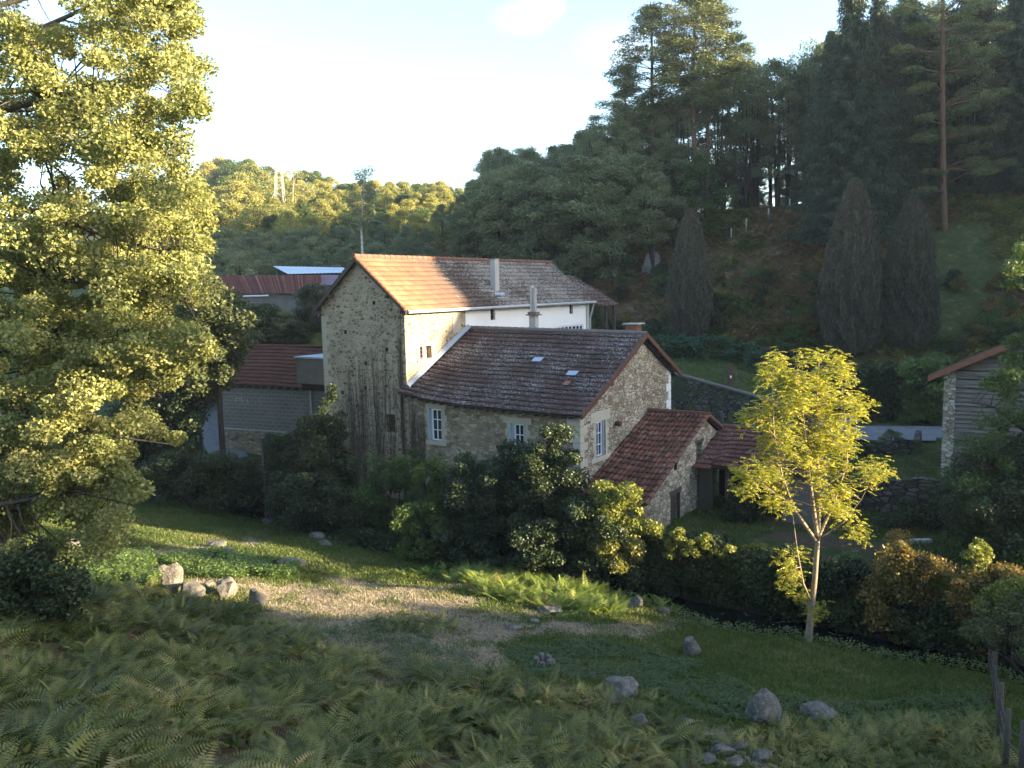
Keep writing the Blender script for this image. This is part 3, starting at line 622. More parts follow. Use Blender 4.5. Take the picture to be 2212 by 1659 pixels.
# --- open fronted cart shed
H=House('open_shed','open fronted cart shed with low red mechanical tile roof beside the stone lean-to','shed',(-12,35,.1))
b0,b1=-13.9,-9.0
def fos(u,v): a=b0+(b1-b0)*u; lo=33.55 if u>.17 else 33.35; return (a,lo*(1-v)+36.7*v,(2.35 if u>.17 else 2.2)*(1-v)+3.5*v)
V,Fq,UV=tilesurf(fos,20,9,.03,.05,'mech',(0,-.35,.93)); rf=H.qpart('roof',V,Fq,M['tile_red'],uv=UV)
mb=MB(); mb.prism([(b0,33.7,2.3),(b0,36.7,3.42),(b0,36.7,3.34),(b0,33.7,2.2)],(b1-b0,0,0)); H.part('roof_boarding',mb,M['timber'],rf)
mb=MB(); ridge(mb,(b0,36.72,3.55),(b1,36.72,3.55),.09); H.part('ridge_tiles',mb,M['tile_red'],rf)
mb=MB(); mb.box(b0+.05,b1,36.5,36.7,0,3.35); mb.box(b1-1.2,b1,34.,34.25,0,2.4); mb.box(b1-.25,b1,34.25,36.5,0,2.6); H.part('wall',mb,M['oldplaster'])
mb=MB(); mb.box(b0+.03,b1-1.2,36.44,36.49,0.1,3.2); H.part('interior_shade',mb,M['shadein'])  # black sheet before the back wall gives the shade under the roof
for aa in (-13.3,-12.55): 
    mb=MB(); mb.box(aa-.09,aa+.09,33.9,34.08,-.1,2.35); H.part('post',mb,M['post'])
mb=MB(); mb.box(b0+.03,b0+.55,33.95,34.0,-.05,2.2); mb.box(b0,b1-1.2,33.88,34.02,2.15,2.33); H.part('plank_screen',mb,M['post'])
# --- lower left building (turned a little more)
RT=-25.
pl=P(490,1000,49.6); pr=P(697,835,45.3)
def toL(p): c,s=math.cos(R(-RT)),math.sin(R(-RT)); return p[0]*c-p[1]*s,p[0]*s+p[1]*c
l0,m0=toL(pl)
H=House('block_outbuilding','low grey block outbuilding with stone base and dull red tiles left of the tall gable','building',(l0+4,m0+2,-.3),RT)
LW=toL(pr)[0]-l0+.6
mb=MB(front(m0)); mb.poly([(l0,0,-.6),(l0+LW,0,-.6),(l0+LW,0,2.15),(l0,0,2.15)]); mb.mp=side(l0); mb.poly([(m0,0,-.6),(m0+5,0,-.6),(m0+5,0,2.15),(m0,0,2.15)]); H.part('stone_base',mb,M['stone'])
g=N('grey_concrete_blocks'); o=g.obj(); br=g.n('TexBrick',{'Vector':g.n('Mapping',{'Vector':o,'Rotation':(math.pi/2,0,0)}).outputs[0],'Color1':(.20,.19,.165,1),'Color2':(.23,.215,.19,1),'Mortar':(.33,.31,.27,1),'Scale':1.,'Mortar Size':.018,'Brick Width':.5,'Row Height':.22})
MBk=g.bsdf(g.mix(.35,br.outputs[0],g.ramp(g.noise(o,1.2,5,.7),[(.3,(.4,.4,.4)),(.7,(1,1,1))]),'MULTIPLY'),.9,spec=.15)
mb=MB(front(m0)); mb.poly([(l0,0,2.15),(l0+LW,0,2.15),(l0+LW,0,4.95),(l0,0,4.95)]); mb.mp=side(l0); mb.poly([(m0,0,2.15),(m0+5.2,0,2.15),(m0+5.2,0,4.95),(m0+2.6,0,6.75),(m0,0,4.95)]); H.part('block_wall',mb,MBk)
mb=MB(front(m0)); mb.box(l0,l0+LW,.002,.03,2.1,2.2); mb.box(l0+1.0,l0+1.5,.002,.012,4.0,4.04); mb.box(l0+1.0,l0+1.04,.002,.012,3.8,4.0); mb.box(l0+1.46,l0+1.5,.002,.012,3.8,4.0); mb.box(l0+1.9,l0+1.94,.002,.012,3.75,4.0); mb.box(l0+6.6,l0+6.72,.003,.1,2.2,4.8); H.part('ledge_course',mb,M['concrete_pale'])
def flo(u,v): a=l0-.35+(LW+.5)*u; return (a,(m0-.35)*(1-v)+(m0+2.6)*v,4.85*(1-v)+6.9*v+.05*np.sin(u*6))
V,Fq,UV=tilesurf(flo,36,11,.02,.05,'mech',(0,-.55,.83)); rf=H.qpart('roof',V,Fq,M['tile_low'],uv=UV)
def flb(u,v): a=l0-.35+(LW+.5)*(1-u); return (a,(m0+5.5)*(1-v)+(m0+2.6)*v,4.85*(1-v)+6.9*v)
V,Fq,UV=tilesurf(flb,36,11,.02,.05,'mech',(0,.55,.83)); H.qpart('roof_slope',V,Fq,M['tile_low'],uv=UV)
mb=MB(); ridge(mb,(l0-.35,m0+2.6,6.97),(l0+LW+.1,m0+2.6,6.97),.09); H.part('ridge_tiles',mb,M['tile_low'],rf)
for k in range(16):
    mb=MB(); mb.box(l0-.1+k*.58,l0-.02+k*.58,m0-.32,m0,4.68,4.8); H.part('rafter_end',mb,M['timber'],rf)
# --- concrete box on the tall building
q=[P(636,800,43.2),P(698,800,41.6)]; qa=[wa(p[0],p[1]) for p in q]
H=House('concrete_tank','grey concrete tank with pale metal lid projecting over the tiles left of the tall gable','tank',(-32.5,29.5,5.3))
x0,x1=qa[0][0],TA0-.01; y0=29.0
mb=MB(); mb.box(x0,x1,y0,y0+1.9,5.45,6.78); H.part('tank_wall',mb,M['concrete'])
mb=MB(); mb.box(x0+.2,x1,y0+.15,y0+1.7,5.1,5.45); H.part('recess_shade',mb,M['shadein'])  # shade of the recess below the tank, made as a near-black block
mb=MB(); mb.box(x0-.08,x1,y0-.08,y0+2.,6.78,6.86); mb.prism([(x1-.7,y0+1.1,6.86),(x1,y0+.9,6.86),(x1,y0+1.7,6.86),(x1-.7,y0+1.5,6.86)],(0,0,.16)); H.part('lid',mb,M['zinc'])
for dx in (.55,): 
    mb=MB(); mb.tube([(x1-dx,y0+.9,0),(x1-dx,y0+.9,5.2)],.07,6); H.part('pipe',mb,M['concrete_pale'])
# --- ruined mill race wall
H=House('ruined_wall','broken ivy topped stone wall standing at the stream edge below the grey block outbuilding','wall',(*wa(*P(640,1000,39)[:2]),-1.3))
A=wa(*P(570,1000,38.6)[:2]); B=wa(*P(705,1000,40.)[:2]); d=np.array(B)-np.array(A); L=np.linalg.norm(d); nn=np.array([-d[1],d[0]])/L
tops=[3.35,3.5,3.35,3.5,3.75,3.7,3.9,3.8]; mb=MB()
for k in range(7):
    p=np.array(A)+d*k/7; qq=np.array(A)+d*(k+1)/7
    mb.prism([(p[0],p[1],-1.3),(qq[0],qq[1],-1.3),(qq[0],qq[1],tops[k+1]),(p[0],p[1],tops[k])],(nn[0]*.5,nn[1]*.5,0))
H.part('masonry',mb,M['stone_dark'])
# --- rusty shed + tin roofs in the left distance
def quadroof(name,label,pts,thick,mat,nc,walls=None,wm=None,amp=.03,parts=None,cat='shed'):
    c=np.mean(pts,0); root=empty(name,label,cat,(c[0],c[1],gz(c[0],c[1])))
    base=np.array([c[0],c[1],gz(c[0],c[1])]); P4=[np.array(p) for p in pts] # eaveL,eaveR,ridgeR,ridgeL
    fn=lambda u,v: (P4[0]*(1-u)+P4[1]*u)*(1-v)+(P4[3]*(1-u)+P4[2]*u)*v
    V,Fq,UV=tilesurf(fn,nc,2,amp,.01,'canal',(0,-.3,.95),sub=6); V=V-base
    o=link('roof',qmesh('roof',V,Fq,mat,uv=UV),root)
    for nm,ps,vec,mt in (parts or []):
        mb=MB(); mb.prism([tuple(np.array(p)) for p in ps],vec); link(nm,mb.mesh(nm,mt,base),root)
    return root
e0,e1,r1,r0=P(430,634,66.5),P(694,634,61),P(694,594,64.5),P(395,595,70)
zb=7.9
quadroof('rusty_shed','long shed with rusty corrugated iron roof beyond the low outbuilding',[e0,e1,r1,r0],.05,M['rust'],46,parts=[
 ('wall',[(e0[0],e0[1]+.3,zb),(e1[0],e1[1]+.3,zb),(e1[0],e1[1]+.3,e1[2]-.05),(e0[0],e0[1]+.3,e0[2]-.05)],(0,.25,0),M['oldplaster']),
 ('side_wall',[(e1[0]-.2,e1[1]+.3,zb),(r1[0]-.2,r1[1]+3,zb),(r1[0]-.2,r1[1]+3,r1[2]-1.2),(r1[0]-.2,r1[1],r1[2]-.1),(e1[0]-.2,e1[1]+.3,e1[2]-.08)],(.15,0,0),M['oldplaster']),
 ('fascia',[(P(525,636,64.4)[0],P(525,636,64.4)[1]-.05,e1[2]-.1),(P(580,636,63.2)[0],P(580,636,63.2)[1]-.05,e1[2]-.1),(P(580,636,63.2)[0],P(580,636,63.2)[1]-.05,e1[2]+.0),(P(525,636,64.4)[0],P(525,636,64.4)[1]-.05,e1[2]+.0)],(0,.04,0),M['white'])])
e0,e1,r1,r0=P(672,616,63),P(752,616,61.5),P(752,594,65),P(684,594,66)
quadroof('tin_shed','purple grey corrugated shed roof partly hidden behind the stone gable verge','',.05,M['violettin'],12) if False else quadroof('tin_shed','purple grey corrugated shed roof showing between the rusty roof and the tall gable',[e0,e1,r1,r0],.05,M['violettin'],14,parts=[('wall',[(e0[0]+.1,e0[1]+.2,zb),(e1[0]-.1,e1[1]+.2,zb),(e1[0]-.1,e1[1]+.2,e1[2]-.1),(e0[0]+.1,e0[1]+.2,e0[2]-.1)],(0,.2,0),M['oldplaster'])])
e0,e1,r1,r0=P(622,592,71),P(756,589,70),P(742,578,78),P(590,575,78)
quadroof('metal_roofed_barn','open barn with pale blue metal sheet roof rising behind the rusty shed',[e0,e1,r1,r0],.05,M['bluetin'],16,cat='barn',parts=[
 ('back_wall',[(r0[0]+.5,r0[1]-.3,9.),(r1[0],r1[1]-.3,9.),(r1[0],r1[1]-.3,r1[2]-.2),(r0[0]+.5,r0[1]-.3,r0[2]-.2)],(0,.1,0),M['greentin']),
 ('side_boarding',[(e0[0]+1.2,e0[1]+2,9.),(e0[0]+4.5,e0[1]+2,9.),(e0[0]+4.5,e0[1]+2,11.9),(e0[0]+1.2,e0[1]+2,11.9)],(0,.1,0),M['greentin']),
 ('post',[(e0[0]+.2,e0[1]+.3,8.8),(e0[0]+.4,e0[1]+.3,8.8),(e0[0]+.4,e0[1]+.3,e0[2]),(e0[0]+.2,e0[1]+.3,e0[2])],(0,.2,0),M['post']),
 ('post',[(r0[0]+.9,r0[1]-.6,8.8),(r0[0]+1.1,r0[1]-.6,8.8),(r0[0]+1.1,r0[1]-.6,r0[2]-.1),(r0[0]+.9,r0[1]-.6,r0[2]-.1)],(0,.2,0),M['post'])])
# --- timber barn at right
Bx,By=P(2033,1000,35.6)[0],35.6
root=empty('timber_barn','grey weatherboarded barn with stone corner pier and brown tiled eave at the right edge','barn',(Bx+4,By+3,gz(Bx+4,By+3)))
base=np.array(root.location)
RTb=R(-38); cb,sb=math.cos(RTb),math.sin(RTb)
def bl(x,y,z): return (Bx+x*cb-y*sb,By+x*sb+y*cb,z)
W_=8.2; ez=6.1; rz_=8.15
def bpart(nm,mb,mat,par=None): return link(nm,mb.mesh(nm,mat,base),par or root)
mb=MB(bl); mb.box(0,.45,-.02,.5,.4,ez+.05); mb.box(.0,.3,.5,7,.4,ez); bpart('stone_pier',mb,M['stone_pale'])
mb=MB(bl); mb.prism([(.4,.1,.4),(W_,.1,.4),(W_,.1,ez),(W_/2,.1,rz_-.12),(.4,.1,ez+.12)],(0,.1,0)); bpart('inner_wall',mb,M['timber'])
g=N('silvered_boards'); o=g.obj(); nz=g.noise(g.map(o,(1.,1.,14.)),1.4,5,.7); c=g.ramp(nz,[(.3,(.085,.072,.06)),(.5,(.17,.148,.125)),(.72,(.27,.235,.20))]); MBD=g.bsdf(c,.85,nz,.4,.01,.2)
mb=MB(bl); z=.9; k=0
while z<rz_-.25:
    x0=.42; x1=W_
    if z>ez+.05: 
        x0=max(.42,(z+.17-ez)/(rz_-ez)*W_/2); x1=W_-x0
    if x1-x0>.3:
        dz=rng.normal(0,.012); ww=.165
        mb.prism([(x0,.06,z+dz),(x0,-.03,z+dz),(x0,.04,z+ww+dz),(x0,.06,z+ww+dz)],(x1-x0,0,rng.normal(0,.02)))
    z+=.19;k+=1
bpart('weatherboards',mb,MBD)
for sgn in (0,1):
    ex=-.55 if sgn==0 else W_+.55; sl2=(rz_-ez)/(W_/2); zl=ez-.55*sl2
    fn=(lambda u,v: bl(ex+(W_/2-ex)*v,-.45+8*u,zl+(rz_-zl)*v+.1)) 
    V,Fq,UV=tilesurf(fn,30,16,.025,.05,'mech',(-.3,0,.95) if sgn==0 else (.3,0,.95)); link('roof' if sgn==0 else 'roof_slope',qmesh('roof',V-base,Fq,M['tile_low'],uv=UV),root)
mb=MB(bl); sl2=(rz_-ez)/(W_/2)
for s_,ex in ((1,-.55),(-1,W_+.55)):
    zl=ez-.55*sl2
    mb.prism([(ex,-.48,zl-.12),(ex,-.48,zl+.12),(W_/2,-.48,rz_+.12),(W_/2,-.48,rz_-.1)],(0,.1,0))
bpart('verge_board',mb,M['verge_tile'])
mb=MB(bl); mb.tube([(W_/2,-.5,rz_+.16),(W_/2,7.5,rz_+.16)],.13,8); bpart('ridge_tiles',mb,M['verge_tile'])
# ------------------------------------------------------------------ walls, garden
def wallrun(name,label,pts,thick,mat,cat='wall',cap=None,jag=.05):
    """pts: list of (x,y,ztop,zbottom)"""
    c=np.mean([p[:2] for p in pts],0); zb=min(p[3] for p in pts); base=np.array([c[0],c[1],zb]); root=empty(name,label,cat,base)
    mb=MB(); mc=MB()
    for p,q in zip(pts,pts[1:]):
        d=np.array(q[:2])-np.array(p[:2]); L=np.linalg.norm(d); nv=np.array([-d[1],d[0]])/L*thick; n=max(1,int(L/.8))
        for k in range(n):
            A=np.array(p)+(np.array(q)-np.array(p))*k/n; B=np.array(p)+(np.array(q)-np.array(p))*(k+1)/n; j=rng.normal(0,jag,2)
            mb.prism([(A[0],A[1],A[3]),(B[0],B[1],B[3]),(B[0],B[1],B[2]+j[0]),(A[0],A[1],A[2]+j[1])],(nv[0],nv[1],0))
            if cap: mc.prism([(A[0]-nv[0]*.1,A[1]-nv[1]*.1,A[2]+.0),(B[0]-nv[0]*.1,B[1]-nv[1]*.1,B[2]),(B[0]+nv[0]*1.1,B[1]+nv[1]*1.1,B[2]),(A[0]+nv[0]*1.1,A[1]+nv[1]*1.1,A[2])],(0,0,.1))
    link('masonry',mb.mesh('masonry',mat,base),root)
    if cap: link('coping',mc.mesh('coping',cap,base),root)
    return root
def an3(a,n,zt,zb): x,y=aw(a,n); return (x,y,zt,zb)
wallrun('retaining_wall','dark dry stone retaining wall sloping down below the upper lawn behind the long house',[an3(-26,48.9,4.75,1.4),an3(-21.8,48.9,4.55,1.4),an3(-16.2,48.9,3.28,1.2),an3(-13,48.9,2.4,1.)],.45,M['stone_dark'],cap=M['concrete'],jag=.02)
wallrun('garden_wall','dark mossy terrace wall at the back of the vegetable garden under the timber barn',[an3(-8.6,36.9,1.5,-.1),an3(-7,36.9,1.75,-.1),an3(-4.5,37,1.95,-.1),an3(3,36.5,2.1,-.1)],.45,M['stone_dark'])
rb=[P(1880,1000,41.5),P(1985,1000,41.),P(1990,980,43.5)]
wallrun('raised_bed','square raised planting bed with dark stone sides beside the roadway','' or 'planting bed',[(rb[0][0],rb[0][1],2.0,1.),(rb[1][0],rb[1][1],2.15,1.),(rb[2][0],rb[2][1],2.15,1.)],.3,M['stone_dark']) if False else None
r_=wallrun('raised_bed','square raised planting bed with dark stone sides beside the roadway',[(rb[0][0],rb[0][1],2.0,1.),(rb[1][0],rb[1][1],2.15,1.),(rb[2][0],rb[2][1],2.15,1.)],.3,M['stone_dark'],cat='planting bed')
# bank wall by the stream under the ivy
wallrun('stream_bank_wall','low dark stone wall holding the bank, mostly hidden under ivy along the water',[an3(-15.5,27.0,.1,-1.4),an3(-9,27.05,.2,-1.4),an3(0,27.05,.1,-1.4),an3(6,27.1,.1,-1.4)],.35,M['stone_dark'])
# ------------------------------------------------------------------ foliage generators
def unit(v): return v/(np.linalg.norm(v,axis=-1,keepdims=True)+1e-9)
def leafquads(C,L,W,r=None,T=None,up=.0,var=.3):
    """rhombic leaves at C (n,3); T optional direction"""
    r=r or rng; n=len(C)
    if T is None: T=r.normal(size=(n,3)); T[:,2]*=.7
    T=unit(T); S=unit(np.cross(T,r.normal(size=(n,3))+np.array([0,0,up*3])))
    l=(L*(1+r.uniform(-var,var,n)))[:,None]; w=l*W/L if np.isscalar(W) else W[:,None]
    V=np.empty((n,4,3)); V[:,0]=C-T*l/2; V[:,1]=C+S*w/2+T*l*.08; V[:,2]=C+T*l/2; V[:,3]=C-S*w/2+T*l*.08
    rn=np.repeat(r.uniform(0,1,n),4)
    return V.reshape(-1,3),np.arange(4*n).reshape(-1,4),rn
def clumpleaves(centers,radii,per,L,W,flat=.7,seed=0,sh=None):
    r=np.random.default_rng(seed); C=[];cr_=[]
    for c,ra in zip(centers,radii):
        n=int(per*r.uniform(.7,1.3)); d=unit(r.normal(size=(n,3)))*(r.uniform(0,1,(n,1))**.45)*ra; d[:,2]*=flat
        C.append(c+d); cr_.append(np.full(n,r.uniform(0,1)))
    C=np.concatenate(C); q=np.concatenate(cr_)
    V,Fq,rn=leafquads(C,L,W,r,var=.5); rn=np.clip(rn*.6+np.repeat(q,4)*.4,0,1)
    return V,Fq,rn
def nearest_on(stems,c):
    best=None
    for s in stems:
        for i,(p,rad) in enumerate(s):
            dd=np.linalg.norm((p-c)*(1,1,1.)) + max(0,p[2]-c[2])*1.0
            if best is None or dd<best[0]: best=(dd,p,rad)
    return best[1],best[2]
def dens(pts,rads,n=8):
    out=[]
    pts=[np.array(p,float) for p in pts]
    for (p,q),(a,b) in zip(zip(pts,pts[1:]),zip(rads,rads[1:])):
        for t in np.linspace(0,1,n,endpoint=False): out.append((p+(q-p)*t,a+(b-a)*t))
    out.append((pts[-1],rads[-1])); return out
def woodmesh(name,stems,clumps,mat,base=(0,0,0),twig=.02,sides=6,seed=0,every=1):
    r=np.random.default_rng(seed+99); mb=MB()
    for s in stems: mb.tube([p for p,_ in s],[q for _,q in s],sides)
    for c in clumps[::every]:
        p,ra=nearest_on(stems,c); L=np.linalg.norm(c-p)
        if L<.05: continue
        m=(p+c)/2+r.normal(0,.08*L,3)+(0,0,.06*L); k=min(ra*.55,twig+L*.012)
        mb.tube([p,m,c],[k,k*.7,k*.3],4)
    return mb.mesh(name,mat,base,True)
PROTO={}
def broad(seed,h=12.,rx=3.6,nclump=80,per=230,leaf=.17,lo=.18,mat='lf_bg',bark='bark_dark',stemsn=3,shape=1.,rad=.95):
    r=np.random.default_rng(seed); cs=[];rs=[]
    while len(cs)<nclump:
        t=r.uniform(0,1)**.85; z=h*(lo+(1-lo)*t); prof=math.sin(math.pi*min(.98,(.12+.86*t))**shape)**.6
        R_=rx*prof*(.75+.25*math.sin(seed+z*.9)); a=r.uniform(0,6.283); q=R_*r.uniform(.35,1)**.6
        cs.append(np.array([q*math.cos(a),q*math.sin(a),z-.4])); rs.append(rad*r.uniform(.6,1.25))
    V,Fq,rn=clumpleaves(cs,rs,per,leaf,leaf*.7,.65,seed)
    cm=qmesh('crown',V,Fq,M[mat],rnd=rn)
    stems=[]
    for k in range(stemsn):
        a=r.uniform(0,6.28); q=rx*.35*(k>0)*r.uniform(.5,1.2); top=h*r.uniform(.75,.92)
        stems.append(dens([(0.12*k,0,-.3),(q*.4*math.cos(a),q*.4*math.sin(a),top*.35),(q*math.cos(a),q*math.sin(a),top)],[.018*h/ (1+.4*k),.012*h/(1+.4*k),.03],7))
    tm=woodmesh('trunk',stems,cs,M[bark],twig=.015,sides=6,seed=seed,every=2)
    return tm,cm,h
def pine(seed,h=22.,bare=.5,rx=3.2,mat='lf_pine',bark='bark_red',plates=34,per=420,leaf=.26):
    r=np.random.default_rng(seed); cs=[];rs=[]
    for k in range(plates):
        t=(k+r.uniform(0,1))/plates; z=h*(bare+(1-bare)*t); R_=rx*(math.sin(math.pi*(.18+.8*t)))**.7*r.uniform(.3,1.); a=k*2.4+r.uniform(-.5,.5)
        cs.append(np.array([R_*math.cos(a),R_*math.sin(a),z])); rs.append(r.uniform(.8,1.45))
    cs.append(np.array([0,0,h-.4])); rs.append(1.)
    V,Fq,rn=clumpleaves(cs,rs,per,leaf,leaf*.28,.42,seed); cm=qmesh('crown',V,Fq,M[mat],rnd=rn)
    j=r.normal(0,.12,(5,2)); stems=[dens([(0,0,-.3),(j[1][0],j[1][1],h*.3),(j[2][0]*1.5,j[2][1],h*.6),(j[3][0],j[3][1],h*.85),(0,0,h)],[.24,.2,.16,.09,.03],6)]
    cl=list(cs)
    # dead side branches
    for k in range(14):
        z=h*r.uniform(.2,bare); a=r.uniform(0,6.28); cl.append(np.array([math.cos(a)*r.uniform(.5,1.6),math.sin(a)*r.uniform(.5,1.6),z+.2]))
    return woodmesh('trunk',stems,cl,M[bark],twig=.02,sides=8,seed=seed),cm,h
def spruce(seed,h=26.,rx=4.3,per=26,mat='lf_spruce'):
    r=np.random.default_rng(seed); C=[];T=[]; mb=MB(); mb.tube([(0,0,-.3),(0,0,h*.5),(0,0,h)],[.32,.2,.02],8)
    z=1.2
    while z<h-.5:
        t=z/h; L=rx*(1-t)**.75*r.uniform(.8,1.15); nb=int(6+3*(1-t)); a0=r.uniform(0,6.28)
        for k in range(nb):
            a=a0+6.283*k/nb+r.uniform(-.25,.25); Lb=L*r.uniform(.7,1.15); ns=max(4,int(Lb/.22))
            mid=np.array([math.cos(a)*Lb*.5,math.sin(a)*Lb*.5,z-.12*Lb]); end=np.array([math.cos(a)*Lb,math.sin(a)*Lb,z-.16*Lb]); mb.tube([(0,0,z),mid,end],[.05,.03,.01],3)
            for q in range(ns):
                s=(q+1)/ns; p=np.array([math.cos(a)*Lb*s,math.sin(a)*Lb*s,z-.28*Lb*s*(1-.4*s)])
                m=int(per*(.5+.5*(1-s))); off=r.normal(0,1,(m,3))*(.13+.18*(1-s),.13+.18*(1-s),.16); off[:,2]=-np.abs(r.normal(0,.22,m)); C.append(p+off); tt=r.normal(0,.35,(m,3)); tt[:,2]-=1.; tt+=np.array([math.cos(a),math.sin(a),0])*.5; T.append(tt)
        z+=.62*r.uniform(.8,1.2)*(1-.35*t)
    C=np.concatenate(C);T=np.concatenate(T); V,Fq,rn=leafquads(C,.34,.09,r,T)
    return mb.mesh('trunk',M['bark_dark'],(0,0,0),True),qmesh('crown',V,Fq,M[mat],rnd=rn),h
def column(seed,h=11.,rx=1.9,n=52000,mat='lf_cypress'):
    r=np.random.default_rng(seed); nl=46; la=r.uniform(0,6.283,nl); lt=r.uniform(.0,.75,nl)
    z=r.uniform(0,1,n)**1.15; a=r.uniform(0,6.283,n)
    prof=np.interp(z,[0,.06,.25,.5,.75,.9,1],[.62,.9,1.,.86,.6,.4,.12])
    lob=1+.16*np.sin(a*3+z*5+seed)*z+.15*np.sin(a*9+4*np.sin(z*7+seed))*np.cos(z*16+a*2)+.06*np.sin(a*17+seed)
    q=rx*prof*lob*(r.uniform(0,1,n)**.22)
    C=np.stack([q*np.cos(a),q*np.sin(a),z*h+r.normal(0,.08,n)],-1)
    T=r.normal(0,.28,(n,3)); T[:,2]+=1.; T[:,0]+=np.cos(a)*.25; T[:,1]+=np.sin(a)*.25
    V,Fq,rn=leafquads(C,.30,.075,r,T)
    mb=MB(); mb.tube([(0,0,-.2),(0,0,h*.8)],[.25,.05],6)
    return mb.mesh('trunk',M['bark_dark']),qmesh('crown',V,Fq,M[mat],rnd=rn),h
def put(name,label,cat,proto,x,y,h,rz=None,group=None,wide=1.,dz=0.):
    s=h/proto[2]; root=empty(name,label,cat,(x,y,gz(x,y)+dz),float(rng.uniform(0,6.28)) if rz is None else rz,group,(s*wide,s*wide,s))
    link('trunk',proto[0],root); link('crown',proto[1],root); return root
def putpx(name,label,cat,proto,px,ytop,d,group=None,wide=1.,hmin=2.):
    p=P(px,ytop,d); z=gz(p[0],p[1]); return put(name,label,cat,proto,p[0],p[1],max(hmin,p[2]-z),None,group,wide)
def outline_plant(name,label,cat,poly,d0,d1,ncl,rad,per,leaf,mat,stems,bark='bark_dark',seed=1,flat=.7,wl=.7,twig=.02,holes=None,every=1,dfun=None,partc='crown',partt='trunk',ground_clip=True,root_at=None,root_top=False):
    """a plant whose crown fills a volume: clump centres are drawn in a silhouette region between two distances"""
    r=np.random.default_rng(seed); xs=[p[0] for p in poly]; ys=[p[1] for p in poly]; cs=[]; rs=[]; it=0
    while len(cs)<ncl and it<ncl*60:
        it+=1; px,py=r.uniform(min(xs),max(xs)),r.uniform(min(ys),max(ys))
        if not inpoly(px,py,poly): continue
        if holes and any(((px-h[0])/h[2])**2+((py-h[1])/h[3])**2<1 for h in holes) and r.uniform()<.93: continue
        e0,e1=(d0,d1) if dfun is None else dfun(px,py); p=P(px,py,r.uniform(e0,e1))
        if ground_clip and p[2]<gz(p[0],p[1])+.05: continue
        cs.append(p); rs.append(rad*r.uniform(.6,1.3))
    if not cs: print('EMPTY PLANT',label); return None
    c=np.mean(cs,0); base=np.array(stems[0][0][0]) if stems else (np.array(root_at,float) if root_at is not None else np.array([c[0],c[1],gz(c[0],c[1])]))
    if root_top: base[2]=min(q[2] for q in cs)-.25
    root=empty(name,label,cat,base)
    V,Fq,rn=clumpleaves(cs,rs,per,leaf,leaf*wl,flat,seed); link(partc,qmesh(partc,V-base,Fq,M[mat],rnd=rn),root)
    if not stems:
        stems=[dens([base-(0,0,.1),base+(c-base)*.6,c+(0,0,.3)],[.06,.04,.015],5)]
        for k in range(4):
            q=cs[int(r.integers(len(cs)))]; b=np.array([base[0]+(q[0]-base[0])*.4,base[1]+(q[1]-base[1])*.4,0]); b[2]=(gz(b[0],b[1]) if not root_top else base[2])-.1; stems.append(dens([b,(b+q)/2+(0,0,.2),q],[.05,.035,.01],5))
    link(partt,woodmesh(partt,stems,cs,M[bark],base,twig,5,seed,every),root); return root
# ------------------------------------------------------------------ forests
BR=[broad(11),broad(12,rx=4.2,shape=1.2),broad(13,rx=3.2,nclump=64,lo=.3),broad(14,rx=3.8,lo=.1,nclump=95)]
SP=[broad(21,h=13,rx=2.9,nclump=48,per=170,lo=.25,leaf=.15,rad=.8,stemsn=4),broad(22,h=13,rx=2.6,nclump=44,per=190,lo=.26,leaf=.15,rad=.75,stemsn=4)]
GO=[broad(31,mat='lf_gold',rx=4.2,nclump=80,leaf=.24,per=190,rad=1.15),broad(32,mat='lf_gold',rx=4.8,shape=1.2,nclump=90,leaf=.24,per=190,rad=1.2),broad(33,mat='lf_mid',rx=4.4,nclump=80,leaf=.24,per=190,rad=1.15)]
PI=[pine(41,plates=50),pine(42,bare=.52,rx=3.6,plates=56),pine(43,bare=.3,rx=4.2,plates=44)]
SPR=[spruce(51,rx=5.6,per=30),spruce(52,rx=6.2,per=30)]
COLM=[column(61),column(62)]
# pale distant hillside
gl_='yellow lit trees in the far hillside wood'
hx=[(430,60),(520,322),(600,350),(660,370),(720,385),(800,388),(860,395),(920,400),(980,402),(1040,405)]
topfun=lambda px: np.interp(px,[300,380,430,470,520,570,610,700,760,880,910,960,1000,1100],[380,400,360,335,322,350,365,372,388,398,390,388,395,400])
k=0
for row,(d,drop) in enumerate([(205,0),(180,22),(158,48),(140,75),(126,98)]):
    for px in np.arange(300+row*11,1075,40*(205/d)*.62):
        if row>=3 and px>900: pass
        px_=px+rng.uniform(-9,9); yt=topfun(px_)+drop+rng.uniform(-6,14); pr=GO[int(rng.integers(3))]
        p=P(px_,yt,d+rng.uniform(-5,5)); z=gz(p[0],p[1]); h=min(max(7,p[2]-z),17); 
        put('hillside_tree','autumn tinted broadleaf tree among the sunlit far hillside wood','tree',pr,p[0],p[1],h,None,gl_,1.15,dz=p[2]-z-h if p[2]-z>h else 0)
# darker trees on the valley floor behind the sheds
for row,(d,y0,y1) in enumerate([(112,478,500),(100,500,525),(90,525,560),(83,548,575)]):
    for px in np.arange(395,1000,48-row*2):
        if row>=2 and px>960: continue
        p=P(px+rng.uniform(-10,10),rng.uniform(y0,y1),d+rng.uniform(-4,4)); z=gz(p[0],p[1])
        put('valley_tree','bushy green tree in the shaded belt behind the sheds','tree',BR[int(rng.integers(4))],p[0],p[1],max(4,p[2]-z),None,'shaded trees on the valley floor behind the sheds',1.25)
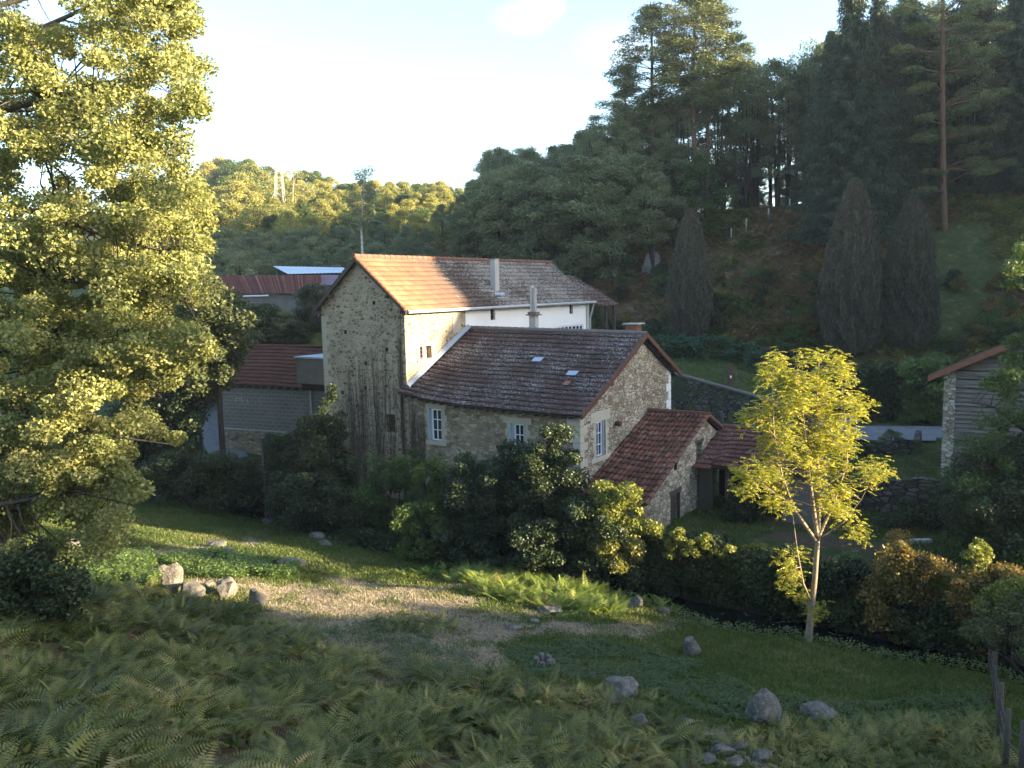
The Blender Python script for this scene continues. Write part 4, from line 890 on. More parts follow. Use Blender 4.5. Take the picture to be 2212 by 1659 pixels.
# right hillside wood
tf=lambda px: np.interp(px,[985,1020,1060,1120,1180,1210,1260,1300,1380,1480,1600,1680,1760,1850,1950,2250],[470,380,315,300,308,300,262,215,190,150,85,90,70,30,10,-20])
gr='dark trees of the wood on the right hillside'
for row,(d0,spc,add) in enumerate([(84,36,45),(90,32,22),(97,30,5),(105,34,0)]):
    for px in np.arange(995+row*9,2290,spc):
        p0=P(px,500,d0); 
        d=d0+rng.uniform(-2.5,2.5)+ (4 if px<1300 else 0) - (6 if px>1800 else 0)
        yt=tf(px)+add+rng.uniform(0,30)
        p=P(px+rng.uniform(-10,10),yt,d); z=gz(p[0],p[1]); h=p[2]-z
        if h<3: continue
        if row>=2 and 1290<px<1770 and rng.uniform()<.6: continue
        if 1290<px<1770 and rng.uniform()<.25: continue
        pr=SP[int(rng.integers(2))] if (px>1290 and rng.uniform()<.8) else BR[int(rng.integers(4))]
        put('woodland_tree','dark broadleaf tree standing in the wood on the right hillside','tree',pr,p[0],p[1],min(h,25),None,gr,1. if h<15 else .8)
for i in range(60):
    px=rng.uniform(1250,1830); p=P(px,rng.uniform(340,440),rng.uniform(86,99)); z=gz(p[0],p[1])
    put('undergrowth_bush','dim undergrowth bush between the trunks at the foot of the wood','bush',BR[int(rng.integers(4))],p[0],p[1],max(2.2,p[2]-z),None,'undergrowth bushes inside the wood edge',1.3)
# bushier edge trees low on the left end of the right wood
for i,(px,yt,d) in enumerate([(1010,440,88),(1040,400,86),(1075,380,84),(1110,395,83),(1150,350,82),(1190,380,80),(1235,330,79),(1275,345,78),(1320,360,77),(1365,330,79),(1410,370,76),(1440,300,82)]):
    putpx('edge_tree','rounded green tree at the lower edge of the wood above the stone ridge line','tree',BR[i%4],px,yt,d,'rounded trees along the lower wood edge',1.25)
putpx('chestnut_tree','light green leafy tree at the wood edge left of the pale fence posts','tree',broad(70,h=12,rx=4.6,nclump=80,mat='lf_mid',leaf=.2),1515,335,77,None,1.)
# tall pines
putpx('tall_pine','tall pine with sunlit top, leftmost of the high pines','tree',PI[0],1408,15,84,None,1.25)
putpx('tall_pine','tallest twin trunked looking pine with a broad sunlit golden crown','tree',PI[1],1500,-12,82,None,1.35)
putpx('tall_pine','tall pine just right of the highest golden crown with a leaning dark trunk','tree',PI[0],1528,5,83.5,None,1.2)
putpx('low_pine','shorter bluish pine filling the gap left of the tall sunlit pines','tree',PI[2],1350,140,86,None,1.2)
putpx('low_pine','slender dark pine behind the wood edge right of the tall sunlit pines','tree',PI[2],1600,95,90,None,1.)
# conifers at right
for i,(px,yt,d,w,lab) in enumerate([(1845,-60,71,1.15,'huge dark drooping spruce, the leftmost beside the pale fence'),(1900,-30,74,1.0,'dark drooping spruce between the two narrow yews'),(1965,-90,77,1.1,'dark spruce just left of the reddish pine trunk'),(2110,-120,80,1.1,'tall dark spruce behind the reddish pine trunk'),(2200,-60,76,1.,'dark spruce at the right edge of the picture'),(1795,60,78,.9,'smaller dark spruce at the left of the spruce group')]):
    putpx('spruce_tree',lab,'tree',SPR[i%2],px,yt,d,None,w)
# reddish trunk pine
x0,y0,_=P(2040,530,70.); z0=gz(x0,y0)
r=np.random.default_rng(5); cs=[];rs=[]
for px,py,rr in [(1985,65,1.2),(2090,60,1.2),(2100,150,1.1),(1990,190,1.),(2110,110,1.2),(2150,205,1.3),(2120,215,1.2),(2090,235,1.),(2010,250,.9),(2150,275,1.),(1990,300,1.2),(2040,285,1.2),(2090,280,1.3),(2060,295,.8),(2110,350,1.),(2130,365,1.2),(2160,355,1.1),(2000,410,.9),(2020,375,.7),(2110,440,.9),(2090,455,.7),(1960,110,1.),(2030,20,1.4),(1950,20,1.4),(2110,10,1.4),(2160,60,1.3),(2070,40,1.2),(1970,150,.9),(2120,470,.8)]:
    for q in range(2):
        p=P(px+r.uniform(-12,12),py+r.uniform(-5,5),70+r.uniform(-2.2,2.2)); cs.append(p); rs.append(rr)
base=np.array([x0,y0,z0]); root=empty('red_pine','layered pine with long reddish trunk standing right of the narrow yews','tree',base)
V,Fq,rn=clumpleaves(cs,rs,420,.26,.07,.3,9); link('crown',qmesh('crown',V-base,Fq,M['lf_pine'],rnd=rn),root)
st=[dens([base-(0,0,.3),P(2038,400,70),P(2036,200,70),P(2037,-60,70)],[.27,.24,.19,.13],6)]
link('trunk',woodmesh('trunk',st,cs,M['bark_red'],base,.03,8,3),root)
# narrow yews
for px,yt,d,w,lab,i in [(1490,455,66,1.,'narrow dark brown yew, leftmost of the three upright ones below the wood',0),(1845,392,60.5,1.02,'tall narrow dark yew, middle of the three upright ones',1),(1972,428,60.,1.1,'narrow dark yew, rightmost of the three upright ones',0)]:
    putpx('upright_yew',lab,'tree',COLM[i],px,yt,d,None,w)
# birch & pine & pylon in the left distance
bp=P(782,565,86); zb=gz(bp[0],bp[1])
root=empty('birch_tree','slender birch with white trunk rising behind the orange roof ridge','tree',(bp[0],bp[1],zb)); base=np.array([bp[0],bp[1],zb])
r=np.random.default_rng(3); cs=[P(785+r.normal(0,26)*(.45+ (y-360)/200.),y,86+r.uniform(-1.8,1.8)) for y in r.uniform(365,500,60)]
V,Fq,rn=clumpleaves(cs,[.6]*60,110,.13,.09,.9,4); link('crown',qmesh('crown',V-base,Fq,M['lf_bg'],rnd=rn),root)
st=[dens([base-(0,0,.3),P(781,500,86),P(784,430,86),P(786,360,86)],[.16,.13,.07,.02],5)]; link('trunk',woodmesh('trunk',st,cs,M['bark_birch'],base,.01,6,2,2),root)
pp=P(627,480,150); base=np.array([pp[0],pp[1],gz(pp[0],pp[1])]); root=empty('lone_pine','flat topped pine with bare pale trunk beside the steel pylon on the sunlit hillside','tree',base)
cs=[P(x,y,150+rng.uniform(-3,3)) for x,y in [(600,405),(620,395),(645,400),(665,405),(610,425),(640,420),(660,425),(630,410),(650,380),(628,372),(680,412),(600,390)]]
V,Fq,rn=clumpleaves(cs,[1.6]*len(cs),260,.34,.1,.45,4); link('crown',qmesh('crown',V-base,Fq,M['lf_gold'],rnd=rn),root)
st=[dens([base-(0,0,.3),P(627,470,149),P(631,430,149),P(634,395,149)],[.4,.36,.28,.12],5)]; link('trunk',woodmesh('trunk',st,cs,M['bark_pale'],base,.05,6,2),root)
base=np.array(P(606,480,147)); base[2]=gz(base[0],base[1]); root=empty('steel_pylon','pale lattice electricity pylon poking out of the sunlit hillside wood','pylon',base)
mb=MB(); pt=P(602,360,146); L0=1.1;L1=.45
def pcor(t,k): w=L0+(L1-L0)*t; c=base+(pt-base)*t; return c+np.array([w*(1 if k in(0,1) else -1),w*(1 if k in (0,3) else -1),0])
for k in range(4): mb.tube([pcor(0,k),pcor(1,k)],.045,4)
nb=9
for i in range(nb):
    for k in range(4):
        mb.tube([pcor(i/nb,k),pcor((i+1)/nb,(k+1)%4)],.02,3); mb.tube([pcor(i/nb,(k+1)%4),pcor((i+1)/nb,k)],.02,3)
link('lattice_mast',mb.mesh('lattice_mast',M['pylon'],base),root)
mb=MB()
for dy,l in ((370,1.),(418,.6)):
    c=P(602,dy,146); e=P(602-22*l,dy+6,146); mb.tube([c,e],.08,4); mb.tube([c+(0,0,1.),e],.06,4); mb.tube([e,P(602-22*l,dy+24,146)],.07,4)
link('cross_arm',mb.mesh('cross_arm',M['pylon'],base),root)
# ------------------------------------------------------------------ hillside
def fernfronds(bases,lengths,az,lod,seed,arch=.5,tilt=None,wide=1.):
    """vectorised bracken fronds; returns V,F,rnd"""
    r=np.random.default_rng(seed); n=len(bases); K_,Q_=lod # pinna pairs, leaflets per side
    el=r.uniform(.55,1.25,n) if tilt is None else tilt
    pw=r.uniform(.20,.32,n)*wide; D=np.stack([np.cos(az),np.sin(az),np.zeros(n)],-1); UP=np.array([0,0,1.]); Sx=np.stack([-np.sin(az),np.cos(az),np.zeros(n)],-1)
    roll=r.normal(0,.55,n)
    Vs=[];Rs=[]
    def rach(s): # s scalar -> position, tangent
        e=el-arch*1.3*s; hx_=lengths*s*np.cos(el-arch*.65*s); hz_=lengths*s*np.sin(el-arch*.65*s)
        pos=bases+D*hx_[:,None]+UP*hz_[:,None]; tan=D*np.cos(e)[:,None]+UP*np.sin(e)[:,None]; return pos,tan
    rr=np.clip(r.uniform(-.15,1.05,n)*.8+.5*bumps(bases[:,0],bases[:,1],1.1,88),0,1)
    for k in range(K_):
        s=.30+.68*k/(K_-1) if K_>1 else .6; pos,tan=rach(s); pl=lengths*pw*(max(.02,1-((s-.30)/.72)**1.3))**.8*(.65+.35*min(1,(s-.28)*9))
        nrm=unit(np.cross(tan,Sx)); 
        for sd in (-1,1):
            S=unit(Sx*sd*np.cos(roll)[:,None]+nrm*(np.sin(roll)[:,None]*sd)-UP*.12); pd=unit(S+tan*.45)
            cr2=unit(np.cross(pd,nrm)); w=pl*(.085 if Q_ else .105*wide)+.002
            if Q_==0:
                a=pos; b=pos+pd*(pl*.45)[:,None]+cr2*w[:,None]; c=pos+pd*pl[:,None]-UP*(pl*.12)[:,None]; d=pos+pd*(pl*.45)[:,None]-cr2*w[:,None]
                Vs.append(np.stack([a,b,c,d],1)); Rs.append(rr)
            else:
                for q in range(Q_):
                    t0=(q+.1)/Q_; t1=(q+1.)/Q_; tp=(1-t0*.85); a=pos+pd*(pl*t0)[:,None]-UP*(pl*.15*t0*t0)[:,None]; m=pos+pd*(pl*(t0+.45/Q_))[:,None]-UP*(pl*.15*t0*t0)[:,None]; b=pos+pd*(pl*t1)[:,None]-UP*(pl*.15*t1*t1)[:,None]
                    wv=cr2*(w*tp)[:,None]; fw=pd*(pl*.30/Q_)[:,None]
                    Vs.append(np.stack([a,m+wv+fw,b,m-wv+fw],1)); Rs.append(rr)
    # stalk
    p0,_=rach(0.); p1,_=rach(.55); p2,_=rach(1.); ww=(lengths*.008)[:,None]*Sx
    Vs.append(np.stack([p0-ww,p0+ww,p1+ww*.8,p1-ww*.8],1)); Rs.append(rr); Vs.append(np.stack([p1-ww*.8,p1+ww*.8,p2+ww*.2,p2-ww*.2],1)); Rs.append(rr)
    V=np.concatenate(Vs).reshape(-1,3); rn=np.repeat(np.concatenate(Rs),4); return V,np.arange(len(V)).reshape(-1,4),rn
def fern_field(name,label,kindcat,xy,lod,mat,seed,L=(.6,1.1),plants=4,stuff=True,tilt=(.5,1.2),arch=.7,wide=1.):
    r=np.random.default_rng(seed); xy=np.repeat(np.asarray(xy),plants,0); xy=xy+r.normal(0,.12,xy.shape); z=hterr(xy[:,0],xy[:,1]); B=np.column_stack([xy,z-.02]); LS=np.clip(1+.45*bumps(xy[:,0],xy[:,1],1.3,66),.55,1.5)
    V,Fq,rn=fernfronds(B,r.uniform(*L,len(B))*LS,r.uniform(0,6.283,len(B)),lod,seed,arch,r.uniform(*tilt,len(B)),wide)
    c=B.mean(0); o=link(name,qmesh(name,V-c,Fq,M[mat],rnd=rn)); o.location=tuple(c)
    if stuff: o['kind']='stuff'; tag(o,label,kindcat)
    else: tag(o,label,kindcat)
    return o
def sample_area(n,x0,x1,y0,y1,cond,seed):
    r=np.random.default_rng(seed); x=r.uniform(x0,x1,n); y=r.uniform(y0,y1,n); m=cond(x,y); return np.column_stack([x,y])[m]
def hillc(x,y):
    a,n=wa(x,y); toe=62+.32*np.clip(a+23,0,40); return (n>toe-4)&(n<toe+22)&(a>-66)&(~inpoly(x,y,lawnp))
xy=sample_area(60000,-10,55,52,112,hillc,5); xy=xy[bumps(xy[:,0],xy[:,1],.35,31)+rng.normal(0,.25,len(xy))>-.25]
nb_=bumps(xy[:,0],xy[:,1],.25,77)
fern_field('red_bracken','reddish brown bracken covering the hillside below the wood','bracken',xy[(nb_>-.05)][:9000],(5,0),'fern_hill',6,(.45,.95),5,wide=1.7)
fern_field('green_bracken','greener bracken and herbs between the red bracken on the hillside','bracken',xy[(nb_<=-.05)][:7000],(5,0),'fern',7,(.4,.85),5,wide=1.7)
# scrub bushes on hillside
SH=[broad(81,h=2.,rx=1.3,nclump=26,per=170,leaf=.11,lo=.1,mat='lf_dark',rad=.42,stemsn=3),broad(82,h=2.,rx=1.5,nclump=26,per=170,leaf=.11,lo=.1,mat='lf_mid',rad=.42,stemsn=3),broad(83,h=2.,rx=1.9,nclump=30,per=190,leaf=.10,lo=.05,mat='lf_juniper',rad=.42,stemsn=3),broad(84,h=2.,rx=1.4,nclump=26,per=170,leaf=.11,lo=.1,mat='lf_bramble',rad=.42,stemsn=3)]
rr=np.random.default_rng(19)
for i in range(80):
    px,py=rr.uniform(1230,2230),rr.uniform(590,770)
    if 1480<px<1640 and py>740: continue
    p=G(px,py,50.)
    if p[1]>95: continue
    put('scrub_bush','low scrubby bush among the bracken on the lower right hillside','bush',SH[int(rr.choice([0,0,1,3]))],p[0],p[1],rr.uniform(.9,2.),None,'scrub bushes along the foot of the bracken slope',1.1)
for px,py,h,lab in [(1455,765,1.7,'low dark green juniper behind the brick chimney'),(1530,770,1.8,'spreading dark juniper at the foot of the left yew'),(1600,775,1.3,'flat juniper at the edge of the upper lawn'),(1400,735,1.6,'dark juniper just left of the left yew')]:
    p=G(px,py,50.); put('juniper_bush',lab,'bush',SH[2],p[0],p[1],h,None,None,1.9)
SB=[broad(86,h=4.,rx=2.1,nclump=60,per=330,leaf=.10,lo=.05,mat='lf_dark',rad=.6),broad(87,h=4.,rx=2.3,nclump=60,per=330,leaf=.10,lo=.05,mat='lf_bg',rad=.6)]
p=G(1640,660,50.); put('round_bush','single round dark green bush in the middle of the bracken slope','bush',SH[0],p[0],p[1],1.8)
p=P(1760,880,50); 
# hedge behind the lawn
def hedgebox(name,label,A,B,w,h,leaf,n,mat,cat='hedge',stuff=False,z0=None,jag=.12,seed=3):
    r=np.random.default_rng(seed); A=np.array(A,float);B=np.array(B,float); L=np.linalg.norm(B-A); t=unit(B-A); s=np.array([-t[1],t[0]])
    u=r.uniform(0,L,n); q=r.uniform(-1,1,n); q=np.sign(q)*np.abs(q)**.35*w/2; zf=r.uniform(0,1,n)**.8
    hh=h*(1+jag*np.sin(u*1.7+seed)+jag*.7*np.sin(u*4.1)); xy=A+t*u[:,None]+s*q[:,None]*(1+.12*np.sin(u*3+zf*6))[:,None]
    zb=hterr(xy[:,0],xy[:,1]) if z0 is None else z0
    C=np.column_stack([xy,zb+zf*hh]); c=np.array([*(A+B)/2,float(np.mean(zb))]); V,Fq,rn=leafquads(C,leaf,leaf*.7,r)
    root=empty(name,label,cat,c); link('foliage',qmesh('foliage',V-c,Fq,M[mat],rnd=rn),root)
    mb=MB()
    for k in range(max(3,int(L/1.2))):
        p=A+t*(k+.5)*1.2+s*r.normal(0,.1); 
        if np.linalg.norm(p-A)>L: break
        zz=gz(*p) if z0 is None else z0
        mb.tube([(p[0],p[1],zz-.1),(p[0]+r.normal(0,.1),p[1],zz+h*.5),(p[0]+r.normal(0,.2),p[1]+r.normal(0,.1),zz+h*.85)],[.05,.035,.01],5)
    link('stems',mb.mesh('stems',M['bark_dark'],c),root); return root
h0,h1=P(1800,905,51)[:2],P(2060,905,49.5)[:2]
hedgebox('clipped_hedge','tall dark clipped hedge across the lawn behind the yellow young tree',h0,h1,1.8,3.1,.15,42000,'lf_ivy')
putpx('hedge_bush','bright green bushy shrub at the right end of the tall clipped hedge','shrub',broad(85,h=4,rx=2.3,nclump=50,per=300,leaf=.15,lo=.1,mat='lf_mid',rad=.55),2005,752,48.5,None,1.1)
for px,py,h,lab,pi in [(1925,960,.9,'small green shrub growing in the raised bed',1),(1870,985,.7,'low dark shrub left of the raised bed',0),(1640,800,1.6,'dark conifer shrub on the upper lawn behind the young tree',2),(1700,800,2.2,'dark shrub at the left end of the clipped hedge',0),(1745,830,2.2,'dark shrub behind the crown of the yellow young tree',0)]:
    p=G(px,py,34.); put('garden_shrub',lab,'shrub',SH[pi],p[0],p[1],h)
# rocks
def rockmesh(seed,sx,sy,sz,sub=3,jag=.28):
    import bmesh
    r=np.random.default_rng(seed); bm=bmesh.new(); bmesh.ops.create_icosphere(bm,subdivisions=sub+1,radius=1.)
    pl=[(unit(r.normal(size=3)),r.uniform(.5,.82)) for _ in range(22)]; off=r.uniform(0,50,3)
    from mathutils import noise as mn
    for v in bm.verts:
        p=np.array(v.co)
        for nrm,dd in pl:
            k=float(p@nrm)
            if k>dd: p=p-nrm*(k-dd)*.97
        f=1+jag*.5*mn.fractal(Vector(tuple(p*1.6+off)),1.,2.,4)
        p=p*f; v.co=(p[0]*sx,p[1]*sy,p[2]*sz)
    me=bpy.data.meshes.new('rock'); bm.to_mesh(me); bm.free(); me.materials.append(M['rock']); return me
def rock(label,px,py,w,h,dz=None,seed=1,rz=0,name='rock',group=None,depth=None,dmin=8.,tilt=(0,0)):
    """w,h in picture pixels at the rock's distance"""
    p=G(px,py+h*.35,dmin); s=p[1]/F; o=link(name,rockmesh(seed,w*s/2*1.3,w*s/2*1.15*(depth or .8),h*s/2*1.75)); o.location=(p[0],p[1]+w*s*.2,p[2]+h*s*.30); o.rotation_euler=(tilt[0],tilt[1],rz); tag(o,label,'rock' if name!='boulder' else 'boulder',group); return o
rock('upright standing stone catching the sun, left end of the stone group',374,1256,52,66,seed=2,rz=.3,name='standing_stone',depth=.5)
rock('broad flat dark slab lying beside the standing stone',410,1280,70,34,seed=3,name='flat_stone',rz=.2)
rock('pale pointed stone in the middle of the stone group',486,1275,52,46,seed=4,rz=.7)
rock('rough squarish stone at the right end of the stone group',552,1302,44,38,seed=5)
rock('small white stone on top of the flat slab',448,1262,20,12,seed=6)
rock('sunlit stone in the nettles upslope of the stone group',487,1198,36,22,seed=7)
rock('low grey outcrop above the nettle patch',468,1178,44,16,seed=8)
rock('long low rock at the right end of the nettle patch',622,1222,58,16,seed=9)
rock('small sunlit rock left of the standing stone',345,1235,32,18,seed=10)
rock('grey rock at the water edge near the ruined wall',558,1105,42,14,seed=11)
rock('mossy rock at the water edge below the dark shrubs',578,1130,26,16,seed=12)
rock('low grey rock on the bank under the oak branches',150,1125+50,40,18,seed=13)
rock('flat grey rock in the sunlit grass left of the ferns',1192,1320,52,16,seed=14)
rock('small half buried stone below the lit ferns',1110,1358,44,10,seed=15)
rock('second half buried stone just right of the bare patch',1155,1342,30,10,seed=16)
rock('pale lichened boulder in the meadow left of the young tree',1497,1405,46,34,seed=17,name='boulder')
rock('big rounded grey boulder partly sunk among dark ferns',1345,1495,84,44,seed=18,name='boulder')
rock('pale flat stone leaning against the sunk boulder',1312,1512,52,18,seed=19)
rock('broken pale rock just below the sunk boulder',1375,1570,50,36,seed=20)
rock('largest pointed grey boulder at the lower right of the meadow',1650,1542,88,66,seed=21,name='boulder')
rock('low dark boulder right of the pointed boulder',1775,1548,74,30,seed=22,name='boulder')
rock('white stone block at the foot of the young tree',1707,1370,40,24,seed=23)
rock('small stone in the bracken left of the sunk boulder',1075,1480,30,18,seed=24)
rock('sunlit stone beside the water at the end of the fern patch',1378,1305,30,22,seed=25)
rock('small sunlit stone on the bank beyond the ferns',1440,1322,26,16,seed=26)
for i,(px,py,w) in enumerate([(1500,1600,40),(1560,1625,60),(1530,1645,46),(1600,1615,34),(1650,1640,50),(1480,1560,34),(1590,1650,40),(1450,1590,26)]):
    rock('loose pale stone in the rubble at the bottom right of the fern bank',px,py,w,w*.35,seed=30+i,group='rubble stones at the foot of the picture')
for i,(px,py) in enumerate([(700,1175),(685,1160),(1530,1318),(1890,1398),(1945,1410),(2005,1420),(1840,1388),(2070,1430)]):
    rock('wet stone lying in the stream bed',px,py,rng.uniform(18,34),rng.uniform(8,14),seed=50+i,group='wet stones in the stream')
rock('pale lichened rock outcrop on the bracken slope left of the yew',1408,575,46,52,seed=60,name='rock_outcrop',dmin=60)
rock('small pale outcrop high on the bracken slope',1605,608,26,20,seed=61,name='rock_outcrop',dmin=60)
r_=np.random.default_rng(321)
for i in range(30):
    px,py=r_.uniform(560,1060),r_.uniform(1270,1460); w_=r_.uniform(5,13)
    rock('small pale stone lying on the bare soil of the sunny clearing',px,py,w_,w_*.5,seed=400+i,group='small stones on the bare soil')

p=G(1175,1440); root=empty('tree_stump','low jagged grey stump in the bracken edge of the lower meadow','stump',p)
mb=MB(); 
for k in range(7):
    a=k*.9; mb.tube([(p[0]+.22*math.cos(a),p[1]+.16*math.sin(a),p[2]-.1),(p[0]+.2*math.cos(a),p[1]+.15*math.sin(a),p[2]+.18+.12*((k*37)%5)/5)],[.12,.07],6)
link('trunk',mb.mesh('trunk',M['rock'],p),root)
# ------------------------------------------------------------------ fences and small structures
def post(name,label,p,h,r,mat,group=None,lean=(0,0),sides=7,cat='post'):
    b=np.array(p,float); mb=MB(); mb.tube([b-(0,0,.2),b+(lean[0]*.5,lean[1]*.5,h*.5),b+(lean[0],lean[1],h)],[r,r*.97,r*.85],sides)
    o=link(name,mb.mesh(name,mat,b,True)); o.location=tuple(b); return tag(o,label,cat,group)
fp=[]
for i,(px,py,hp) in enumerate([(1580,478,18),(1612,478,24),(1660,490,24),(1705,504,28)]):
    p=P(px,py,76.5); p[2]=gz(p[0],p[1]); fp.append(p); post('fence_post',['pale wooden fence post furthest left at the wood edge','pale fence post second from the left at the wood edge','pale fence post third from the left at the wood edge','tallest pale fence post, rightmost at the wood edge'][i],p,hp*76.5/F*1.15,.07,M['post_pale'],'pale fence posts along the wood edge')
pp=[(2144,1500,1385),(2150,1560,1400),(2160,1640,1440),(2166,1690,1500),(2140,1445,1385)]
wp=[]
for i,(x,y,yt) in enumerate([(2138,1462,1385),(2146,1520,1400),(2158,1600,1440),(2172,1670,1490),(2205,1700,1560)]):
    p=G(x,y); h=abs(P(x,yt,p[1])[2]-p[2]); wp.append((p,min(h,1.25)))
    post('field_fence_post',['dark field fence post nearest the stream','slim dark fence post second from the stream','thick weathered fence post midway down the right edge','nearest field fence post at the bottom right','thin leaning stake at the bottom right corner'][i],p,min(h,1.25),.06,M['post'],'field fence posts at the lower right',lean=(.03,.05))
mb=MB()
for hh in (.35,.65,.95):
    for (p,h),(q,h2) in zip(wp,wp[1:]):
        m=(p+q)/2+(0,0,hh-.04); mb.tube([p+(0,0,hh),m,q+(0,0,hh)],.008,3)
o=link('fence_wire',mb.mesh('fence_wire',M['metal'])); tag(o,'thin wire strands strung along the lower right field posts','wire')
p=P(1577,835,52); p[2]=gz(p[0],p[1]); b=p.copy(); root=empty('gate_post','square reddish wooden post on the upper lawn behind the long house','post',b)
mb=MB(); mb.box(p[0]-.14,p[0]+.14,p[1]-.14,p[1]+.14,p[2]-.2,p[2]+1.35); link('post',mb.mesh('post',M['post_red'],b),root)
mb=MB(); mb.box(p[0]-.05,p[0]+.05,p[1]-.17,p[1]-.145,p[2]+.5,p[2]+.66); link('sign_plate',mb.mesh('sign_plate',M['white'],b),root)
sp_=[]
for i,(px,py,d) in enumerate([(1475,815,52.5),(1555,845,51),(1562,880,47.5),(1590,862,50.5)]):
    p=P(px,py,d); p[2]=gz(p[0],p[1]); sp_.append(p); post('garden_fence_stake',['thin stake on the retaining wall nearest the long house','thin metal stake beside the reddish square post','thin stake standing in the lower lawn before the retaining wall','short stake right of the reddish square post'][i],p,1.3,.03,M['metal'],'thin stakes around the upper lawn')
mb=MB()
for hh in (.5,.9): mb.tube([sp_[0]+(0,0,hh),sp_[1]+(0,0,hh)],.01,3); mb.tube([sp_[1]+(0,0,hh),sp_[3]+(0,0,hh)],.01,3)
q0=P(1577,820,52); q1=P(1660,862,49.5); mb.tube([(q0[0],q0[1],q0[2]-.5),(q1[0],q1[1],q1[2])],.06,4)
o=link('garden_rail',mb.mesh('garden_rail',M['post'])); tag(o,'thin rail and wires linking the stakes above the retaining wall','fence')
# sluice frame at left
a0=P(275,1022,42.5);a1=P(308,1016,41.2); base=np.array([a1[0],a1[1],-1.1]); root=empty('sluice_frame','thin wooden sluice frame standing over the stream under the oak branches','frame',base)
mb=MB(); mb.tube([a0+(0,0,.0),a1],[.06,.06],5); link('beam',mb.mesh('beam',M['post_pale'],base),root)
for p in (a1,(a0+a1)/2,a0): 
    mb=MB(); mb.tube([(p[0],p[1],-1.3),p],[.05,.05],5); link('post',mb.mesh('post',M['post'],base),root)
# bench / boards on the garden
p=G(1985,1172,28.); mb=MB(); mb.box(p[0]-.45,p[0]+.45,p[1]-.12,p[1]+.12,p[2]+.0,p[2]+.12); o=link('garden_board',mb.mesh('garden_board',M['post_pale'],p)); o.location=tuple(p); tag(o,'pale plank lying on the vegetable garden soil','plank')
p=G(1840,950,40.)
root=empty('garden_bench','small metal garden seat on the grass before the clipped hedge','bench',G(1835,925,42.)); p=np.array(root.location)
for i,dx in enumerate((-.45,.45)):
    mb=MB(); mb.tube([p+(dx,-.2,0),p+(dx,-.2,.42)],.025,4); mb.tube([p+(dx,.2,0),p+(dx,.2,.42),p+(dx,.28,.8)],.025,4); link('leg',mb.mesh('leg',M['metal'],p),root)
mb=MB(); mb.box(p[0]-.5,p[0]+.5,p[1]-.22,p[1]+.22,p[2]+.42,p[2]+.46); link('seat',mb.mesh('seat',M['gutter'],p),root)
mb=MB(); mb.box(p[0]-.5,p[0]+.5,p[1]+.24,p[1]+.28,p[2]+.55,p[2]+.8); link('backrest',mb.mesh('backrest',M['gutter'],p),root)
# ------------------------------------------------------------------ plants around the stream
def bush(name,label,poly,d0,d1,ncl,rad,per,leaf,mat,seed,cat='shrub',**k): return outline_plant(name,label,cat,poly,d0,d1,ncl,rad,per,leaf,mat,None,seed=seed,partt='stems',partc='foliage',**k)
# shrubs on the house bank, each its own plant (picture outline, distance range)
bush('stream_shrub','tall dark climbing shrub rising up the foot of the tall gable beside the ruined wall',[(600,1130),(590,1000),(640,940),(660,900),(690,905),(715,900),(745,915),(735,960),(760,1010),(760,1140),(680,1170)],36.5,38.4,95,.5,460,.10,'lf_dark',101)
bush('wall_climber','narrow dark leafy climber reaching up the left corner of the tall gable',[(672,1020),(680,930),(690,860),(700,830),(714,822),(726,870),(742,905),(738,1020)],37.6,38.5,48,.28,300,.09,'lf_dark',100,cat='climber')
bush('stream_shrub','dark rounded shrub hanging over the water in front of the ruined wall',[(575,1060),(640,1010),(720,1050),(780,1120),(800,1190),(740,1180),(660,1150),(590,1110)],34.2,36.6,60,.5,430,.10,'lf_dark',102)
bush('stream_shrub','thin leaved shrub in front of the barred gable window',[(750,1130),(790,1040),(800,980),(850,960),(860,930),(885,960),(915,1010),(920,1080),(930,1180),(850,1200),(770,1190)],34.5,36.8,70,.45,230,.10,'lf_mid',103)
bush('stream_shrub','thin mid green shrub standing before the low doorway of the long wall',[(875,1110),(895,1020),(935,985),(985,1020),(1005,1110),(940,1160)],33.2,35.,60,.34,300,.075,'lf_mid',112)
bush('stream_shrub','grey green rounded shrub leaning over the bend of the water',[(835,1130),(880,1085),(930,1090),(950,1140),(940,1200),(880,1215),(840,1190)],30.8,32.2,40,.38,300,.09,'lf_mid',104)
bush('stream_shrub','large glossy dark laurel in front of the middle windows of the long wall',[(930,1200),(940,1090),(980,1030),(990,985),(1040,990),(1080,965),(1130,960),(1180,985),(1200,1060),(1190,1150),(1150,1230),(1000,1225)],30.8,33.6,120,.5,560,.10,'lf_laurel',105)
bush('stream_shrub','tall feathery shrub in front of the near corner of the long wall',[(1100,1080),(1120,1000),(1160,960),(1205,905),(1225,950),(1250,1010),(1270,1090),(1290,1180),(1200,1240),(1110,1220)],29.8,32.2,100,.45,430,.095,'lf_dark',106)
bush('stream_shrub','dark willow like bush sweeping down to the black water',[(1130,1150),(1240,1090),(1330,1140),(1370,1210),(1390,1290),(1300,1290),(1180,1265),(1120,1230)],28.0,30.2,110,.45,450,.095,'lf_dark',107)
bush('stream_shrub','dark low bush under the laurel along the water',[(700,1160),(800,1150),(900,1190),(1000,1200),(1110,1220),(1130,1260),(1050,1250),(900,1220),(790,1205)],29.5,33.,70,.4,280,.11,'lf_dark',108,dfun=lambda px,py:(np.interp(px,[700,1130],[34.,29.2]),np.interp(px,[700,1130],[35.4,30.6])))
bush('yellow_shrub','sunlit yellow green shrub in front of the canal tile eave',[(1270,1100),(1290,1050),(1335,1035),(1370,1060),(1390,1110),(1430,1150),(1410,1180),(1350,1170),(1290,1180)],28.6,30.4,70,.4,300,.10,'lf_yellow',109)
